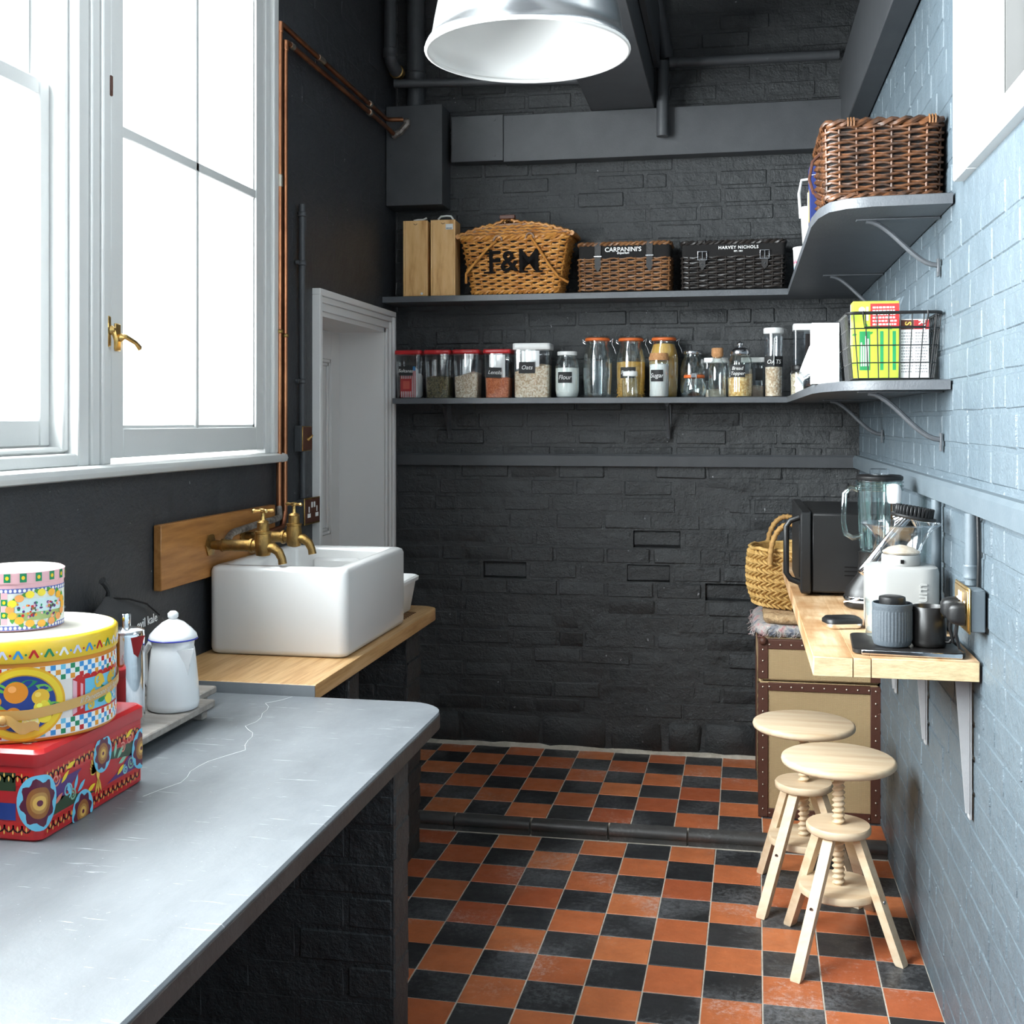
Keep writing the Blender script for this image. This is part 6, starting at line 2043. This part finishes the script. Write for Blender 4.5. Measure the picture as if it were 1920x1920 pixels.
B().lathe([(.026, .3575), (.026, .371), (.022, .374)], 20).build('filler_cap', 'clear_plastic', t, 50)

# chrome lever press
t = thing('lever_press', 'polished chrome lever press with a long diagonal arm', 'lever press', (.398, 3.10, CZ))
q = B().lathe([(.040, 0), (.040, .006), (.022, .03), (.014, .08), (.012, .12)], 24)
q.build('base', 'chrome', t, 60)
B().lathe([(.0105, .12), (.0105, .30)], 16).build('column', 'chrome', t, 50)
B().lathe([(.014, .292), (.017, .297), (.018, .325), (.014, .338), (.007, .342)], 20).build('head', 'enamel_white', t, 60)
B().tube([(.0, -.012, .25), (.025, -.016, .268), (.045, -.018, .258), (.055, -.018, .235)], [.010, .012, .011, .008], 10).build('yoke', 'chrome', t, 60)
B().tube([(.035, -.03, .265), (-.01, -.034, .215), (-.055, -.036, .155), (-.082, -.036, .120), (-.086, -.036, .115)], [.009, .0115, .0135, .0145, .009], 12).build('lever_arm', 'chrome', t, 60)
B().tube([(.012, -.02, .262), (.05, -.02, .278), (.075, -.02, .262), (.085, -.02, .240)], .006, 8).build('second_arm', 'chrome', t, 60)

# white burr grinder
t = thing('coffee_grinder', 'white coffee grinder with clear cone hopper and black lid', 'coffee grinder', (.392, 2.935, CZ))
gb = B().loft([[(a * s_, c_ * s_, z) for a, c_ in rrect(-.084, -.070, .084, .070, .045, 7)] for s_, z in ((.97, 0), (1, .006), (1, .142), (.96, .153), (.8, .156))]).build('body', 'grinder_white', t, 50)
lettering('bodum', .036, 'grinder_white', gb, T(.038, -.0702, .070) @ FRONT @ Matrix.Rotation(pi / 2, 4, 'Z'), depth=.0022, fat=.0006)
B().lathe([(.0455, .182), (.047, .186), (.050, .20), (.070, .235), (.091, .252), (.093, .255)], 40, cap0=False, cap1=False).build('hopper', 'clear_plastic', t, 60)
B().tube([(.092 * cos(2 * pi * i / 40), .092 * sin(2 * pi * i / 40), .2545) for i in range(40)], .002, 6, closed=True).build('hopper_rim', 'clear_plastic', t)
B().lathe([(.041, .1825), (.044, .187), (.030, .197), (.005, .203)], 28).build('ground_coffee', 'coffee_grounds', t, 60)
B().lathe([(.0432, .1562), (.0452, .159), (.0452, .178), (.0432, .1815), (.02, .182)], 32).build('collar', 'grinder_white', t, 50)
B().box(-.007, -.048, .163, .001, -.0462, .172).build('dial_mark', 'ink', t)
q = B(); q.M = T(.030, .004, .272) @ Matrix.Rotation(.16, 4, 'Y')
q.lathe([(.050, -.006), (.054, -.002), (.052, .002), (.03, .004)], 30)
ld = q.build('lid', 'plastic_black', t, 50)
q = B(); q.M = T(.030, .004, .272) @ Matrix.Rotation(.16, 4, 'Y')
for i in range(30):
    a = 2 * pi * i / 30
    q.box(.042 * cos(a) - .003, .042 * sin(a) - .003, .0, .042 * cos(a) + .003, .042 * sin(a) + .003, .024, .001)
for rr in (.014, .028):
    for i in range(int(rr * 700)):
        a = 2 * pi * i / int(rr * 700); q.box(rr * cos(a) - .0025, rr * sin(a) - .0025, .0, rr * cos(a) + .0025, rr * sin(a) + .0025, .024, .001)
o = q.build('lid_ridges', 'plastic_black', ld); o['kind'] = 'stuff'

# small black and chrome gadget
t = thing('pocket_scale', 'small black and chrome pocket scale behind the ribbed cup', 'scale', (.255, 2.935, CZ), .3)
B().loft([[(a * s_, c_ * s_, z) for a, c_ in rrect(-.045, -.032, .045, .032, .02, 5)] for s_, z in ((.9, 0), (1, .004), (1, .012))]).build('base', 'chrome', t, 50)
B().loft([[(a * s_, c_ * s_, z) for a, c_ in rrect(-.045, -.032, .045, .032, .02, 5)] for s_, z in ((1.01, .0122), (1., .02), (.85, .026))]).build('pan', 'plastic_black', t, 50)

# black tray with chrome edge
t = thing('flat_scale', 'flat black kitchen scale with chrome front edge holding the cups', 'scale', (.372, 2.695, CZ), -.06)
B().prism(rrect(-.118, -.105, .112, .100, .018, 4), .001, .012, .002).build('plate', 'mug_black', t)
B().box(-.100, -.109, .001, .104, -.1055, .011, .001).build('chrome_edge', 'chrome', t)
MZ = CZ + .0126
t = thing('ribbed_cup', 'blue-grey ribbed cup with black stopper on the flat scale', 'cup', (.336, 2.652, MZ))
lps = []
for r_, z_, k_ in [(.034, 0, 0), (.0385, .003, 0), (.0415, .012, 0), (.0425, .016, 1), (.0425, .076, 1), (.0415, .079, 0), (.0425, .082, 0), (.0425, .092, 0), (.0405, .0935, 0), (.039, .092, 0), (.038, .02, 0)]:
    lps.append([((r_ - .0016 * k_ * (1 if i % 3 == 0 else 0)) * cos(2 * pi * i / 108), (r_ - .0016 * k_ * (1 if i % 3 == 0 else 0)) * sin(2 * pi * i / 108), z_) for i in range(108)])
B().loft(lps).build('cup_wall', 'ribbed_grey', t, 30)
B().lathe([(.026, .075), (.0275, .088), (.0285, .100), (.0275, .106), (.020, .108)], 30).build('stopper', 'plastic_black', t, 50)
t = thing('black_mug', 'matt black mug with thin loop handle on the flat scale', 'mug', (.4135, 2.662, MZ))
B().lathe([(.033, 0), (.036, .003), (.037, .01), (.0355, .085), (.034, .0865), (.033, .085), (.0335, .012), (.01, .008)], 36).build('cup_wall', 'mug_black', t, 50)
h_ = B().tube([(.034, 0, .012), (.045, 0, .012), (.056, 0, .028), (.060, 0, .055), (.056, 0, .068), (.034, 0, .068)], .0035, 8).build('handle', 'mug_black', t, 60); h_.rotation_euler = (0, 0, -.5)
t = thing('glass_tumbler', 'clear glass tumbler half hidden behind the ribbed cup', 'glass', (.325, 2.768, CZ + .0126))
B().lathe([(.030, 0), (.033, .003), (.035, .085)], 28, cap1=False).build('glass_body', 'jar_glass', t, 60)

# socket, plugs and leads on the right wall
t = thing('wall_socket', 'double wall socket with brass plate above the breakfast shelf', 'socket', (XR - .0042, 2.577, 1.092), pi)
socket(t, 'paint_smooth_lit', 'brass')
for yy, lab in ((2.612, 'black plug in the wall socket, further along the wall'), (2.540, 'black plug in the wall socket, nearer the shelf end')):
    t = thing('power_plug', lab, 'plug', (XR - .042, yy, 1.083), 0, 'plugs in the wall socket')
    B().loft([[(x_, a * s_, c_ * s_) for a, c_ in rrect(-.022, -.024, .022, .022, .010, 4)] for x_, s_ in ((0, 1), (-.012, 1), (-.026, .85), (-.032, .5))]).build('plug_body', 'plastic_black', t, 50)
    B().tube([(-.012, 0, -.020), (-.014, .002, -.045), (-.006, .01, -.075), (.006, .03, -.085)], .0035, 8).build('lead', 'plastic_black', t)
q = pipe_thing('conduit', 'pale painted conduit rising from the wall socket to the dado rail', [(XR - .020, 2.575, 1.137), (XR - .020, 2.575, 1.287)], .013, 'paint_smooth_lit', [((XR - .020, 2.575, 1.165), (0, 0, 1), .03, .0165, 'paint_smooth_lit', 'collar')])
pipe_thing('power_lead', 'black power lead hanging beside the pale conduit', [(XR - .012, 2.545, 1.137), (XR - .011, 2.542, 1.19), (XR - .012, 2.548, 1.287)], .004, 'plastic_black', [], cat='cable')
pipe_thing('conduit', 'pale painted conduit on the right wall behind the grinder', [(XR - .018, 3.02, .985), (XR - .018, 3.02, 1.287)], .012, 'paint_smooth_lit', [])
